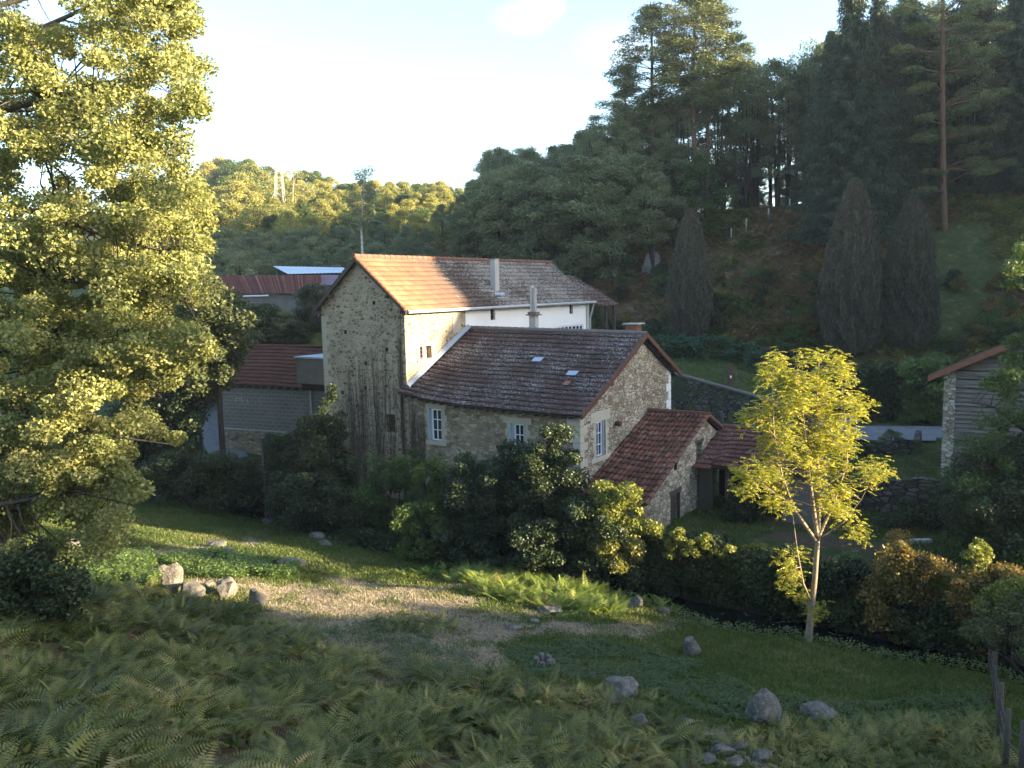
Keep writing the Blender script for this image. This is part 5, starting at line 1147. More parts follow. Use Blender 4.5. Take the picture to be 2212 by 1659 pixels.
bush('yellow_shrub','trailing olive coloured spray below the sunlit yellow shrub',[(1290,1160),(1370,1160),(1380,1210),(1340,1230),(1300,1210)],27.9,28.6,26,.3,220,.09,'lf_gold',110)
# ivy curtain on the bank wall
def curtain(name,label,x0,x1,seed,mat='lf_ivy',ztop=.75,n=30000,leaf=.11,cat='ivy'):
    r=np.random.default_rng(seed); a=r.uniform(x0,x1,n); t=r.uniform(0,1,n); zt=ztop+.18*np.sin(a*2.1+seed)+.12*np.sin(a*5.3); z=-1.05+(zt+1.05)*t**.8
    nn=26.95-.38*np.sin(np.pi*np.clip(t,0,1))-.25*r.uniform(0,1,n)+.12*np.sin(a*3+z*3); over=r.uniform(0,1,n)<.22; nn=np.where(over,26.8+r.uniform(0,.8,n),nn); z=np.where(over,zt+r.uniform(-.15,.12,n),z)
    x,y=aw(a,nn); C=np.stack([x,y,z],-1); c=np.array([*aw((x0+x1)/2,27),-1.]); V,Fq,rn=leafquads(C,leaf,leaf*.8,r); root=empty(name,label,cat,c); link('foliage',qmesh('foliage',V-c,Fq,M[mat],rnd=rn),root)
    mb=MB()
    for k in range(30):
        aa=r.uniform(x0,x1); p=[(*aw(aa+r.normal(0,.05*q),26.75-.1*math.sin(q)),.6-q*.32) for q in range(6)]; mb.tube(p,[.018]*6,4)
    link('stems',mb.mesh('stems',M['bark_dark'],c),root)
curtain('ivy_curtain','dark ivy curtain hanging over the bank wall between the yellow shrub and the young tree',-13.2,-7.3,5,ztop=1.0,n=36000,leaf=.10)
curtain('ivy_curtain','dark ivy and brambles on the bank behind the trunk of the young tree',-7.4,-4.9,6,ztop=.25,n=14000)
curtain('ivy_curtain','dark tangled ivy covering the far bank from the russet bramble to the right edge',-5.,5.,7,mat='lf_ivy',ztop=.15,n=30000)
# sunlit hedge-top shrubs
for i,(poly,lab) in enumerate([([(1430,1205),(1445,1160),(1470,1142),(1500,1165),(1505,1205)],'first small sunlit leafy tuft on top of the ivy wall beside the shed'),([(1500,1205),(1510,1165),(1530,1150),(1555,1175),(1560,1210)],'second sunlit leafy tuft on top of the ivy wall'),([(1560,1190),(1590,1175),(1650,1180),(1700,1200),(1690,1210),(1580,1205)],'low sunlit climber along the ivy wall top near the young tree')]):
    bush('sunlit_climber',lab,poly,27.4,28.4,30,.17,170,.075,'lf_yellow',120+i,cat='climber',root_top=True)
bush('bramble_bush','big rounded orange and russet bramble bush lit by the sun on the right bank',[(1870,1340),(1880,1250),(1900,1200),(1930,1190),(1942,1150),(1952,1190),(2000,1195),(2050,1240),(2075,1290),(2060,1350),(2000,1375),(1930,1370)],24.3,27.4,130,.42,330,.085,'lf_bramble',130,cat='bush')
bush('bramble_bush','yellow green leafy fringe on the sunny right side of the russet bramble',[(2020,1250),(2060,1250),(2080,1290),(2075,1350),(2040,1370),(2020,1320)],24.2,25.6,44,.32,300,.08,'lf_yellow',131,cat='bush')
bush('bank_bush','dark overhanging bush between the young tree and the russet bramble',[(1760,1230),(1840,1220),(1890,1250),(1890,1370),(1830,1370),(1770,1330)],25.4,27.2,75,.4,300,.09,'lf_dark',132,cat='bush')
bush('bank_bush','dim bramble thicket under the right hand tree beside the stream',[(2060,1260),(2130,1230),(2230,1240),(2230,1420),(2130,1400),(2080,1370)],22.6,25.,80,.4,280,.085,'lf_bramble',133,cat='bush')
bush('bank_bush','sunlit yellow leafed bush at the right edge above the stream',[(2100,1320),(2140,1265),(2230,1255),(2230,1310),(2150,1330)],21.6,23.,36,.3,240,.08,'lf_yellow',134,cat='bush')
for i,(poly,d0,d1,lab) in enumerate([([(1900,1130),(1960,1080),(2060,1060),(2120,1100),(2110,1150),(1960,1155)],31.5,34.,'dark shrub row at the foot of the terrace wall'),([(1570,1110),(1600,1060),(1640,1070),(1650,1120),(1600,1140)],33.5,35.2,'fern like dark plant at the mouth of the open cart shed'),([(2090,1060),(2230,1040),(2230,1200),(2140,1200)],26.,29.,'dense dark shrub beneath the right hand tree')]):
    bush('garden_bush',lab,poly,d0,d1,55,.42,230,.1,'lf_dark',140+i,cat='bush')
# right hand tree (alder) leaning into the frame
rt=np.array([*P(2300,1180,29)[:2],0]); rt[2]=gz(rt[0],rt[1])
st=[dens([rt-(0,0,.3),P(2280,1100,29),P(2240,950,28.5),P(2215,800,28),P(2230,560,28)],[.25,.2,.15,.1,.03],6),dens([P(2270,1080,29),P(2160,1020,28),P(2080,1000,27.5)],[.09,.06,.02],5),dens([P(2240,950,28.5),P(2150,880,28),P(2100,870,27.8)],[.08,.05,.02],5)]
outline_plant('alder_tree','leafy green tree with scattered yellow lit leaves filling the right edge beside the timber barn','tree',[(2230,500),(2180,560),(2150,640),(2190,700),(2160,790),(2130,830),(2140,900),(2080,900),(2070,940),(2110,980),(2050,1020),(2060,1080),(2040,1120),(2100,1180),(2070,1200),(2120,1230),(2170,1200),(2230,1250),(2330,1200),(2330,500)],26.8,30.2,190,.48,230,.095,'lf_mid',st,'bark',150,flat=.6,twig=.01,holes=[(2085,860,30,40),(2130,740,30,40)],ground_clip=False)
bush('bank_shrub','dense grey green foliage filling the right edge below the timber barn',[(2040,1060),(2080,1000),(2140,960),(2260,940),(2260,1250),(2120,1235),(2060,1160)],27.2,29.8,130,.46,300,.09,'lf_dark',152)
bush('yellow_shrub','small sunlit yellow tuft hanging in front of the foliage at the right edge',[(2085,1240),(2090,1175),(2125,1165),(2140,1200),(2125,1260)],23.2,24.4,34,.17,120,.07,'lf_yellow',153,root_top=True)
bush('low_branch','green and yellow drooping branch spreading low over the fence at the right edge',[(2062,1368),(2085,1345),(2105,1350),(2120,1300),(2150,1322),(2165,1270),(2200,1290),(2330,1240),(2330,1440),(2235,1405),(2215,1432),(2180,1385),(2150,1405),(2128,1372),(2100,1385),(2085,1368)],18.3,21.5,120,.17,170,.055,'lf_ash',151,every=6,cat='branch',ground_clip=False,root_at=P(2380,1400,19.8))
# ------------------------------------------------------------------ young tree
tb=G(1745,1388); base=tb-np.array([0,0,.15]); D=tb[1]
def Y_(px,py,dd=0): return P(px,py,D+dd)
st=[dens([base,Y_(1752,1320),Y_(1760,1250),Y_(1766,1165)],[.12,.09,.078,.068],6),
    dens([Y_(1766,1165),Y_(1768,1050,.1),Y_(1762,930,.15),Y_(1765,850,.2),Y_(1770,765,.2)],[.075,.06,.045,.03,.012],6),
    dens([Y_(1766,1165),Y_(1755,1080,-.2),Y_(1745,1000,-.3),Y_(1735,900,-.4),Y_(1722,790,-.5)],[.065,.05,.035,.022,.01],6),
    dens([Y_(1764,1170),Y_(1715,1100,-.3),Y_(1690,1030,-.5),Y_(1672,940,-.6),Y_(1668,850,-.7),Y_(1672,780,-.7)],[.055,.045,.03,.02,.014,.008],6),
    dens([Y_(1766,1165),Y_(1800,1090,.3),Y_(1830,1000,.5),Y_(1825,900,.6),Y_(1815,800,.5)],[.05,.035,.025,.015,.008],6),
    dens([Y_(1752,1300),Y_(1735,1260,-.2),Y_(1722,1190,-.3),Y_(1712,1110,-.4)],[.035,.028,.02,.008],6),
    dens([Y_(1768,1060),Y_(1840,1010,.2),Y_(1890,1005,.4)],[.02,.013,.006],5),
    dens([Y_(1768,1165),Y_(1820,1130,-.2),Y_(1860,1080,-.3),Y_(1875,1050,-.3)],[.022,.015,.01,.006],5),
    dens([Y_(1705,1090,-.3),Y_(1640,1040,-.6),Y_(1600,1010,-.7)],[.018,.012,.006],5),
    dens([Y_(1690,960,-.6),Y_(1640,905,-.8),Y_(1615,895,-.8)],[.015,.01,.005],5)]
rg=[([(1655,905),(1650,830),(1655,780),(1685,765),(1705,790),(1700,870),(1695,920)],22,1.),([(1700,900),(1700,800),(1725,765),(1770,745),(1815,765),(1825,830),(1845,860),(1850,940),(1820,1000),(1740,1010),(1705,960)],110,1.),
    ([(1660,900),(1700,900),(1720,1010),(1700,1060),(1660,1040),(1645,960)],34,1.),([(1600,880),(1640,880),(1650,915),(1615,925)],8,.8),([(1575,1050),(1590,1000),(1650,1000),(1690,1060),(1640,1075)],18,.8),
    ([(1750,1000),(1830,1000),(1850,1080),(1810,1120),(1760,1090)],26,.9),([(1850,1000),(1900,990),(1925,1020),(1880,1045)],8,.7),([(1650,1050),(1720,1080),(1720,1120),(1670,1120)],8,.8),
    ([(1690,1200),(1740,1190),(1740,1240),(1700,1270)],9,.7),([(1700,1290),(1735,1270),(1790,1300),(1770,1330),(1720,1320)],6,.6),([(1830,1130),(1870,1130),(1860,1170)],3,.6),([(1800,750),(1840,790),(1850,850),(1880,880),(1840,900)],12,.9)]
r=np.random.default_rng(77); cs=[]
for poly,n,dn in rg:
    xs=[p[0] for p in poly];ys=[p[1] for p in poly];k=0
    while k<n:
        x,y=r.uniform(min(xs),max(xs)),r.uniform(min(ys),max(ys))
        if inpoly(x,y,poly): cs.append(P(x,y,D+r.normal(0,.75))); k+=1
root=empty('young_acacia','slender young tree with bright yellow green feathery leaves and pale trunk on the near bank','tree',base)
C=[];T=[];rn=[]
for c in cs:
    for q in range(int(r.integers(15,26))):
        o0=c+r.normal(0,.135,3)*(1,1,.9); az=r.uniform(0,6.283); d=np.array([math.cos(az),math.sin(az),r.uniform(-.6,.2)]); d/=np.linalg.norm(d); Lr=r.uniform(.16,.28); sd=np.cross(d,(0,0,1)); sd/=np.linalg.norm(sd)+1e-6; rv=r.uniform(0,1)
        for k in range(7):
            pos=o0+d*Lr*(k+.5)/7-(0,0,.03*(k/7)**2)
            for s_ in (-1,1): C.append(pos+sd*s_*.028); T.append(sd*s_+d*.35+r.normal(0,.15,3)-(0,0,.3)); rn.append(rv)
C=np.array(C);T=np.array(T); V,Fq,_=leafquads(C,.062,.03,r,T); link('crown',qmesh('crown',V-base,Fq,M['lf_acacia'],rnd=np.repeat(rn,4)),root)
link('trunk',woodmesh('trunk',st,cs,M['bark_pale'],base,.006,8,7),root)
# ------------------------------------------------------------------ big oak at left
tr=np.array([-19.,23.,0.]); tr[2]=gz(tr[0],tr[1])
hub=tr+(0,0,8.)
st=[dens([tr-(0,0,.4),tr+(.2,0,4),hub,tr+(.5,0,13),tr+(1,-.5,19)],[.55,.45,.38,.25,.1],8)]
for (s,pts,r0) in [(hub,[(-60,205,22),(130,188,21.6),(240,178,21.2),(330,170,21.)],.13),(hub+(0,0,1.2),[(-60,130,21),(60,75,20.6),(180,20,20.4),(260,-20,20.2)],.12),(hub+(0,0,-.5),[(-60,260,20.5),(90,215,20.),(200,265,20),(300,330,20)],.12),(hub+(0,0,-1.5),[(-60,420,20),(120,470,20),(260,520,20),(420,560,20)],.12),
      (hub+(0,0,-2.),[(-60,560,19.5),(100,600,19),(260,620,19),(400,650,19.5),(450,740,19.8)],.10),(hub+(0,0,-3),[(-60,760,19),(120,720,19),(250,760,19),(350,860,19)],.09),(hub+(0,0,-3.5),[(-60,900,18.5),(80,900,18.5),(220,940,18.5),(370,960,18.8)],.08),(hub+(0,0,-4.5),[(-60,1100,18),(60,1080,18),(160,1060,18),(280,1090,18)],.08),(hub,[(-60,330,23),(120,340,23),(280,380,23)],.1),(hub+(0,0,2),[(-30,20,23),(150,-30,23),(330,60,22.5)],.1)]:
    st.append(dens([s]+[P(*q) for q in pts],[r0]+list(np.linspace(r0*.8,.015,len(pts))),5))
op=[(-60,-40),(395,-40),(415,60),(440,130),(425,190),(455,240),(400,270),(385,300),(395,360),(405,420),(395,500),(410,560),(425,600),(432,660),(400,690),(440,710),(455,740),(450,770),(430,765),(410,740),(375,800),(345,850),(290,850),(250,870),(300,905),(350,890),(405,950),(380,970),(330,1000),(300,970),(265,1010),(300,1060),(290,1100),(240,1130),(270,1180),(200,1200),(150,1260),(90,1320),(-60,1330)]
outline_plant('oak_tree','large oak with sunlit yellow green leaves filling the left side of the view','tree',op,17.6,24.5,620,.44,540,.078,'lf_oak',st,'bark',160,flat=.7,twig=.012,holes=[(40,190,70,26),(170,145,60,22),(40,50,26,26),(150,330,34,30),(70,400,44,34),(280,880,60,20)],ground_clip=False,dfun=lambda px,py:(17.4+.0*px,np.interp(py,[0,600,1300],[25,23,20.5])))
bush('dark_foreground_bush','dark leafy bush at the lower left under the oak, above the bracken',[(-40,1220),(60,1180),(150,1230),(190,1290),(150,1340),(60,1330),(-40,1360)],17.,18.5,60,.36,260,.08,'lf_dark',161)
# mid distance trees on the left
for i,(poly,d0,d1,mat,lab,n,rad) in enumerate([
  ([(330,560),(340,430),(380,380),(440,400),(455,470),(440,540),(400,600)],44,50,'lf_gold','golden lit tree behind the right side of the oak',90,1.),
  ([(400,640),(430,560),(450,600),(500,640),(530,690),(525,760),(500,830),(440,860),(400,800)],40,44,'lf_ash','green ash like tree between the oak and the rusty shed roof',95,.75),
  ([(230,860),(320,820),(410,830),(425,900),(400,950),(310,950)],41,46,'lf_dark','dark tree above the track left of the block outbuilding',70,.8),
  ([(200,520),(330,480),(420,560),(420,640),(380,760),(250,800)],46,50,'lf_mid','mid green tree hidden behind the lower oak branches',80,1.)]):
    c=P(np.mean([p[0] for p in poly]),np.mean([p[1] for p in poly]),(d0+d1)/2); b=np.array([c[0],c[1],gz(c[0],c[1])])
    st_=[dens([b-(0,0,.3),(b+c)/2,c+(0,0,1.)],[.22,.15,.05],6)]
    outline_plant('valley_side_tree',lab,'tree',poly,d0,d1,n,rad,260,.17,mat,st_,'bark_dark',170+i,ground_clip=True)
for i,(px,yt,yb,d,pi,lab) in enumerate([(560,655,740,58.5,0,'round dark bush below the rusty roof, left one'),(600,660,740,58,1,'green bush in front of the rusty shed wall'),(640,692,755,57,0,'dark bush beside the green bank behind the low roof'),(545,700,760,57,0,'dark bush right behind the ridge of the low roof'),(505,645,760,57.5,1,'tall bush left of the rusty shed wall'),(680,610,660,59,0,'clipped dark bush at the corner of the purple grey roof'),(590,712,760,56.5,0,'lowest bush directly above the low red roof'),(470,690,800,58,1,'bush behind the left end of the low red roof')]):
    putpx('shed_bush',lab,'bush',SB[pi],px,yt,d,None,1.1,1.2)
for i in range(26):
    px=rng.uniform(400,625); p=P(px,rng.uniform(650,720),rng.uniform(57,61)); z=gz(p[0],p[1]); put('slope_bush','bush on the slope between the rusty shed and the low red roof','bush',SB[int(rng.choice([0,1]))],p[0],p[1],max(1.,p[2]-z),None,'bushes on the slope below the rusty shed',1.2)
# dark bank vegetation left of the ruined wall
bush('bank_shrub','dark drooping thicket on the stream bank below the block outbuilding',[(310,1010),(400,970),(500,985),(565,1010),(572,1090),(500,1095),(400,1080),(320,1060)],38.5,42.,130,.55,300,.12,'lf_dark',180)
bush('bank_shrub','shadowy bush on the bank left of the sluice frame',[(180,1000),(260,950),(330,950),(400,975),(330,1010),(250,1060)],44,47,60,.6,240,.13,'lf_dark',181)
# ivy on the ruined wall
c0=P(640,1010,38.4)
bush('ruin_ivy','green ivy mat capping the broken wall at the stream edge',[(572,940),(640,925),(700,918),(690,950),(620,955),(600,1010),(575,1000)],38.3,39.1,44,.26,220,.09,'lf_ivy',182,cat='ivy')
# bare vine stems on the walls
def vines(name,label,roots,seed,plane=28.585,spread=.5,top=(5.,8.)):
    r=np.random.default_rng(seed); mb=MB()
    for (a0_,zb,zt,sp,nst) in roots:
        for k in range(nst):
            a=a0_+r.normal(0,.06); aim=a0_+r.normal(0,sp); h=zt*r.uniform(.7,1.08); pts=[];m=9
            for q in range(m):
                t=q/(m-1); pts.append((a+(aim-a)*t**.7+r.normal(0,.035),plane-.01-.02*r.uniform(),zb+(h-zb)*t))
            w=r.uniform(.006,.015); mb.tube(pts,list(np.linspace(w,w*.4,m)),3)
            for b in range(2):
                q=int(r.integers(3,8)); p=pts[q]; mb.tube([p,(p[0]+r.normal(0,.2),p[1],p[2]+r.uniform(.2,.7)),(p[0]+r.normal(0,.3),p[1],p[2]+r.uniform(.7,1.3))],[w*.5,w*.4,w*.2],3)
    wv=[(*aw(p[0],p[1]),p[2]) for p in mb.v]; mb.v=wv; c=np.mean(np.array(wv),0); c[2]=np.array(wv)[:,2].min(); o=link(name,mb.mesh(name,M['vine'],c)); o.location=tuple(float(x) for x in c); return tag(o,label,'vine')
vines('bare_vine','fan of bare vine stems on the middle of the tall shaded gable',[(-29.6,-.2,6.6,.42,34),(-28.9,.5,7.2,.35,20)],1)
vines('bare_vine','bare vine stems climbing the right side of the tall gable beside the barred window',[(-27.9,0.,7.4,.45,28),(-27.0,1.,5.9,.3,16),(-26.3,-.1,9.0,.14,26)],2)
vines('bare_vine','bare vine stems between the tall gable corner and the first shuttered window',[(-25.6,-.2,4.9,.3,34),(-25.2,.2,4.6,.2,18)],3)
# ------------------------------------------------------------------ foreground stuff
def fgcond(x,y):
    px,py=proj(x,y,hterr(x,y)); ed=np.interp(px,[-100,0,300,520,640,850,1000,1130,1250,1400,1480,1560,1700,2300],[1260,1270,1290,1345,1385,1450,1470,1475,1525,1600,1670,1760,1780,1800])
    return (py>ed+rng.normal(0,12,x.shape))&(py<1760)&(px>-160)&(px<2300)
def gapm(xy,seed,f=.9,th=-.45): return xy[bumps(xy[:,0],xy[:,1],f,seed)>th]
xy=sample_area(13000,-14,6,7.5,24,fgcond,8); xy=gapm(xy,3,1.5,-.05)
d=np.hypot(xy[:,0],xy[:,1])
fern_field('bracken_fronds','green bracken covering the near slope along the bottom left of the picture','bracken',xy[d<15.5][:3300],(13,0),'fern',10,(.38,.8),4,arch=1.,tilt=(.6,1.4))
fern_field('bracken_slope','duller green bracken climbing the slope at the left above the near fronds','bracken',xy[d>=15.5][:3400],(11,0),'fern',11,(.35,.75),4,arch=1.,tilt=(.6,1.4))
r=np.random.default_rng(2); pick=xy[(r.uniform(0,1,len(xy))<.08)|((bumps(xy[:,0],xy[:,1],.9,17)>.35)&(r.uniform(0,1,len(xy))<.75))]
fern_field('dead_bracken','brown withered bracken scattered through the green fronds of the near slope','bracken',pick[:2000],(11,0),'fern_dead',12,(.4,.8),4,arch=1.1,tilt=(.2,.8))
def polysample(poly,n,seed):
    gp=gpoly(poly); xs=[p[0] for p in gp]; ys=[p[1] for p in gp]; return sample_area(n,min(xs),max(xs),min(ys),max(ys),lambda x,y:inpoly(x,y,gp),seed)
s_=polysample([(1000,1250),(1100,1240),(1250,1265),(1340,1300),(1330,1335),(1200,1320),(1060,1295)],900,41)
fern_field('sunlit_ferns','bright yellow green fern patch on the sunny crest above the water','fern',s_,(11,0),'fern_lit',42,(.4,.75),5,tilt=(.6,1.4))
for i,(px,py,n,s,lab) in enumerate([(910,1245,16,.35,'small fern clump at the water side of the sunny bare patch'),(985,1250,14,.3,'fern clump just left of the bright fern patch'),(1412,1312,8,.22,'single upright fern by the pale stones near the water'),(895,1355,34,.55,'green fern clump growing in the middle of the bare soil patch'),(1330,1540,30,.45,'dark fern clump in front of the sunk boulder'),(1430,1590,26,.4,'feathery fern clump left of the pointed boulder'),(1560,1630,0,.5,'')]):
    if not n: continue
    p=G(px,py); rr_=np.random.default_rng(200+i); fern_field('fern_clump',lab,'fern',np.column_stack([p[0]+rr_.normal(0,s,n),p[1]+rr_.normal(0,s,n)]),(11,0),'fern_lit' if i in(0,1,2) else 'fern',210+i,(.35,.6),4,stuff=False)
s_=polysample([(1560,1600),(1800,1570),(2140,1560),(2180,1659),(2100,1700),(1700,1690)],1400,43); fern_field('low_ferns','low dark green ferns at the bottom right before the field fence','fern',s_[:420],(9,0),'fern',44,(.25,.5),5,tilt=(.5,1.3))
# grass
def grass(name,label,xy,mat,h,w,seed,cat='grass'):
    r=np.random.default_rng(seed); n=len(xy); z=hterr(xy[:,0],xy[:,1]); a=r.uniform(0,6.283,n); S=np.stack([np.cos(a),np.sin(a),0*a],-1); hh=h*r.uniform(.5,1.4,n); B=np.column_stack([xy,z-.01]); ln=np.column_stack([r.normal(0,.35,(n,2)),np.ones(n)]); tip=B+ln*hh[:,None]; mid=B+ln*(hh*.45)[:,None]
    V=np.stack([B-S*w/2,B+S*w/2,mid+S*w*.45,tip],1); V2=V.copy(); V2[:,3]=tip; Vv=np.stack([B-S*w*.5,mid+S*w*.5,tip,mid-S*w*.5],1)
    c=B.mean(0); o=link(name,qmesh(name,Vv.reshape(-1,3)-c,np.arange(4*n).reshape(-1,4),M[mat],rnd=np.repeat(np.clip(.5+.4*bumps(xy[:,0],xy[:,1],.8,5)+r.normal(0,.2,n),0,1),4))); o.location=tuple(c); o['kind']='stuff'; return tag(o,label,cat)
def mead(x,y):
    a,n=wa(x,y); return (n<24.4)&(n>8)&(x<.66*y+1)&(x>-.66*y-1)
xy=sample_area(520000,-24,14,13,44,mead,51); sm2=cellmask(SOIL,xy[:,0],xy[:,1],.25)
pk=rng.uniform(0,1,len(xy)); isS=(sm2+.45*bumps(xy[:,0],xy[:,1],2.3,60)*(sm2>.1))>rng.uniform(0.05,.95,len(xy))
grass('meadow_grass','short green grass of the meadow on the near bank',xy[~isS][:230000],'grass',.10,.022,52)
grass('dry_grass','straw coloured dry grass on the bare sunlit patch',xy[isS][:34000],'straw',.075,.013,53)
wk=xy[(sm2>.05)&(bumps(xy[:,0],xy[:,1],1.9,71)+rng.normal(0,.15,len(xy))>.28)]
grass('thin_grass','thin green grass growing through the bare soil patch',wk[:16000],'grass',.09,.02,54)
def gardc(x,y):
    a,n=wa(x,y); return (n>27.3)&(n<37)&(a>-13.9)
xy=sample_area(60000,4,26,22,40,gardc,55); gm=cellmask(GARD,xy[:,0],xy[:,1],.2); grass('garden_grass','green grass strips around the vegetable garden','' or xy[gm<.4][:34000],'grass',.14,.03,56) if False else grass('garden_grass','green grass strips around the vegetable garden',xy[gm<.4][:34000],'grass',.14,.03,56)
def lawnc(x,y):
    a,n=wa(x,y); return ((n>49.6)&(n<60)&(a>-26)&(a<-12))|((n>37.5)&(n<55)&(a>-12)&(a<2)&~((n>46)&(n<52.6)))
xy=sample_area(90000,0,34,34,64,lawnc,57); grass('lawn_grass','mown lawn beyond the retaining wall and along the roadway',xy,'grass',.07,.05,58)
# herbs
def herbs(name,label,poly,n,mat,leaf,h,seed,cat='herbs',pts=None):
    s=polysample(poly,n,seed) if pts is None else pts; r=np.random.default_rng(seed); s=s[bumps(s[:,0],s[:,1],1.8,seed)>-.3]; q=np.repeat(s,9,0)+r.normal(0,.06,(len(s)*9,2)); hh=h*(.7+.5*np.repeat(r.uniform(0,1,len(s)),9)); z=hterr(q[:,0],q[:,1])+r.uniform(.1,1,len(q))*hh
    C=np.column_stack([q,z]); T=r.normal(0,1,C.shape); T[:,2]=-.25; V,Fq,rn=leafquads(C,leaf,leaf*.55,r,T,up=1.); c=C.mean(0); o=link(name,qmesh(name,V-c,Fq,M[mat],rnd=rn)); o.location=tuple(c); o['kind']='stuff'; return tag(o,label,cat)
herbs('nettle_patch','bright sunlit nettles behind the group of stones',[(340,1215),(470,1190),(560,1215),(650,1225),(640,1255),(560,1262),(440,1255),(380,1240)],3800,'nettle',.10,.35,61,'nettles')
herbs('nettle_patch','sunlit nettles between the oak foliage and the standing stone',[(190,1215),(330,1200),(345,1255),(280,1275),(200,1265)],2400,'nettle',.10,.35,62,'nettles')
herbs('clover_patch','dark green herbs carpeting the lower meadow around the boulders',[(1080,1400),(1300,1385),(1500,1430),(1640,1500),(1850,1520),(2130,1500),(2140,1600),(1700,1580),(1500,1540),(1380,1480),(1150,1460)],15000,'nettle_dark',.06,.12,63)
herbs('weed_patch','scattered green weeds on the shaded part of the bare soil',[(640,1370),(820,1340),(1050,1400),(1000,1460),(700,1450)],1100,'nettle_dark',.07,.2,64)
r_=np.random.default_rng(5); aa_=r_.uniform(-42,2,2600); nn_=24.2+r_.normal(0,.28,2600)-.35*np.sin(aa_*.55)-.2*np.sin(aa_*1.3+1)+.25
herbs('bank_herbs','ragged dark herbs fringing the near edge of the stream',None,0,'lf_mid',.075,.34,66,'herbs',pts=np.column_stack(aw(aa_,nn_)))
herbs('garden_leaves','leafy salad plants growing beside the young tree trunk',[(1800,1210),(1850,1195),(1860,1215),(1815,1225)],240,'nettle',.09,.2,65,'vegetables')
# ------------------------------------------------------------------ unseen wood added on the east ridge, its top edge shaped to shade the valley
r=np.random.default_rng(91); n=170000; u=r.uniform(-70,124,n); u[:40000]=r.uniform(5,45,40000); T=TR+r.uniform(-3,3,n); top=vprof(u)+TR*K+.25*np.sin(u*2.3)+.2*np.sin(u*5.1); z=top-6.5*r.uniform(0,1,n)**1.1
z+= (T-TR)*K
C=np.column_stack([u*UX+T*SX,u*UY+T*SY,z]); V,Fq,rn=leafquads(C,.42,.32,r); c=C.mean(0)
o=link('sun_block_wood',qmesh('sun_block_wood',V-c,Fq,M['lf_bg'],rnd=rn)); o.location=tuple(c); tag(o,'unseen wood added east of the valley to block the low sun','wood',kind='stuff')
r=np.random.default_rng(93); cs=[];rs=[]  # extra leaf clumps out of view, added to break up the sunlight on the oak
while len(cs)<170:
    u_=r.uniform(2,21); v_=r.uniform(6.2,15.)
    if v_>12.5 and r.uniform()<.6: continue
    cs.append(np.array([u_*UX+TR*SX,u_*UY+TR*SY,v_+TR*K])); rs.append(r.uniform(.45,1.1))
V,Fq,rn=clumpleaves(cs,rs,130,.4,.3,.8,94); c=np.mean(cs,0)
o=link('dapple_clumps',qmesh('dapple_clumps',V-c,Fq,M['lf_bg'],rnd=rn)); o.location=tuple(c); tag(o,'unseen leaf clumps added east of the valley to dapple the light on the oak','wood',kind='stuff')
# ------------------------------------------------------------------ light, sky, haze
w=bpy.data.worlds.new('World'); SC.world=w; w.use_nodes=True; nt=w.node_tree; bg=nt.nodes['Background']
sky=nt.nodes.new('ShaderNodeTexSky'); sky.sky_type='NISHITA'; sky.sun_disc=False; sky.sun_elevation=R(12); sky.sun_rotation=SAZ; sky.air_density=1.; sky.dust_density=1.4; sky.ozone_density=1.8

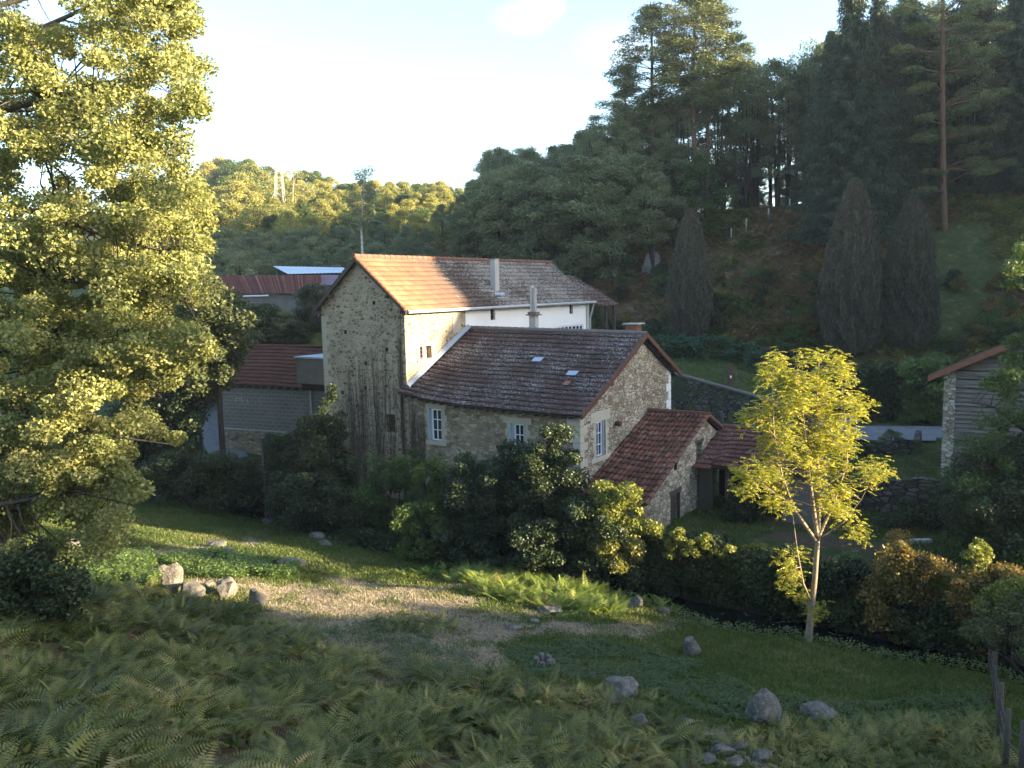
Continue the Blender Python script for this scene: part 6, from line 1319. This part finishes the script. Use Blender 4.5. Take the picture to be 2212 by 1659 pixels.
def wn(ty,**k):
    x=nt.nodes.new('ShaderNode'+ty)
    for a,b in k.items(): setattr(x,a,b)
    return x
tcw=wn('TexCoord'); mixw=None
acc=None
for (cx_,cy_,rad_,st_) in ((1165,18,.024,.7),(1330,95,.04,.3),(1130,40,.03,.35)):
    v_=ray(cx_,cy_); v_=v_/np.linalg.norm(v_)
    ds=wn('VectorMath',operation='DISTANCE'); mpw=wn('Mapping'); nt.links.new(tcw.outputs['Generated'],mpw.inputs[0]); mpw.inputs['Scale'].default_value=(.75,1,1.4)
    nt.links.new(mpw.outputs[0],ds.inputs[0]); ds.inputs[1].default_value=(v_[0]*.75,v_[1],v_[2]*1.4)
    mr=wn('MapRange'); nt.links.new(ds.outputs['Value'],mr.inputs[0]); mr.inputs[1].default_value=0.; mr.inputs[2].default_value=rad_; mr.inputs[3].default_value=st_; mr.inputs[4].default_value=0.
    if acc is None: acc=mr.outputs[0]
    else:
        ad=wn('Math',operation='MAXIMUM'); nt.links.new(acc,ad.inputs[0]); nt.links.new(mr.outputs[0],ad.inputs[1]); acc=ad.outputs[0]
nzw=wn('TexNoise'); nt.links.new(tcw.outputs['Generated'],nzw.inputs['Vector']); nzw.inputs['Scale'].default_value=22.; nzw.inputs['Detail'].default_value=6.
ml=wn('Math',operation='MULTIPLY'); nt.links.new(acc,ml.inputs[0]); nt.links.new(nzw.outputs[0],ml.inputs[1])
m2=wn('Math',operation='MULTIPLY',use_clamp=True); nt.links.new(ml.outputs[0],m2.inputs[0]); m2.inputs[1].default_value=1.9
mxw=wn('Mix',data_type='RGBA'); nt.links.new(m2.outputs[0],mxw.inputs[0]); nt.links.new(sky.outputs[0],mxw.inputs[6]); mxw.inputs[7].default_value=(3.2,2.75,2.5,1)
nt.links.new(mxw.outputs[2],bg.inputs[0]); bg.inputs[1].default_value=.103
sl_=bpy.data.lights.new('sun','SUN'); sl_.energy=5.; sl_.angle=R(.5); sl_.color=(1.,.80,.52); so_=bpy.data.objects.new('sun',sl_); COL.objects.link(so_)
dirv=Vector((SX*math.cos(R(12)),SY*math.cos(R(12)),math.sin(R(12)))); so_.rotation_euler=dirv.to_track_quat('Z','Y').to_euler(); so_.location=(60,-20,40)
SC.view_settings.view_transform='Standard'; SC.view_settings.look='None'; SC.view_settings.exposure=2.7; SC.view_settings.gamma=1.
SC.render.engine='CYCLES'; SC.cycles.max_bounces=6; SC.cycles.diffuse_bounces=3; SC.cycles.transmission_bounces=3; SC.cycles.volume_bounces=0
HAZE=True
if HAZE:
    mb=MB(); mb.box(-425,425,-165,525,-3.,75.); g=N('haze_air'); pv=g.n('ShaderNodeVolumePrincipled'[10:],{'Color':(.75,.87,1.,1),'Density':.00028,'Anisotropy':.2}); g.t.links.new(pv.outputs[0],g.out.inputs['Volume'])
    o=link('haze',mb.mesh('haze',g.m)); o['kind']='stuff'
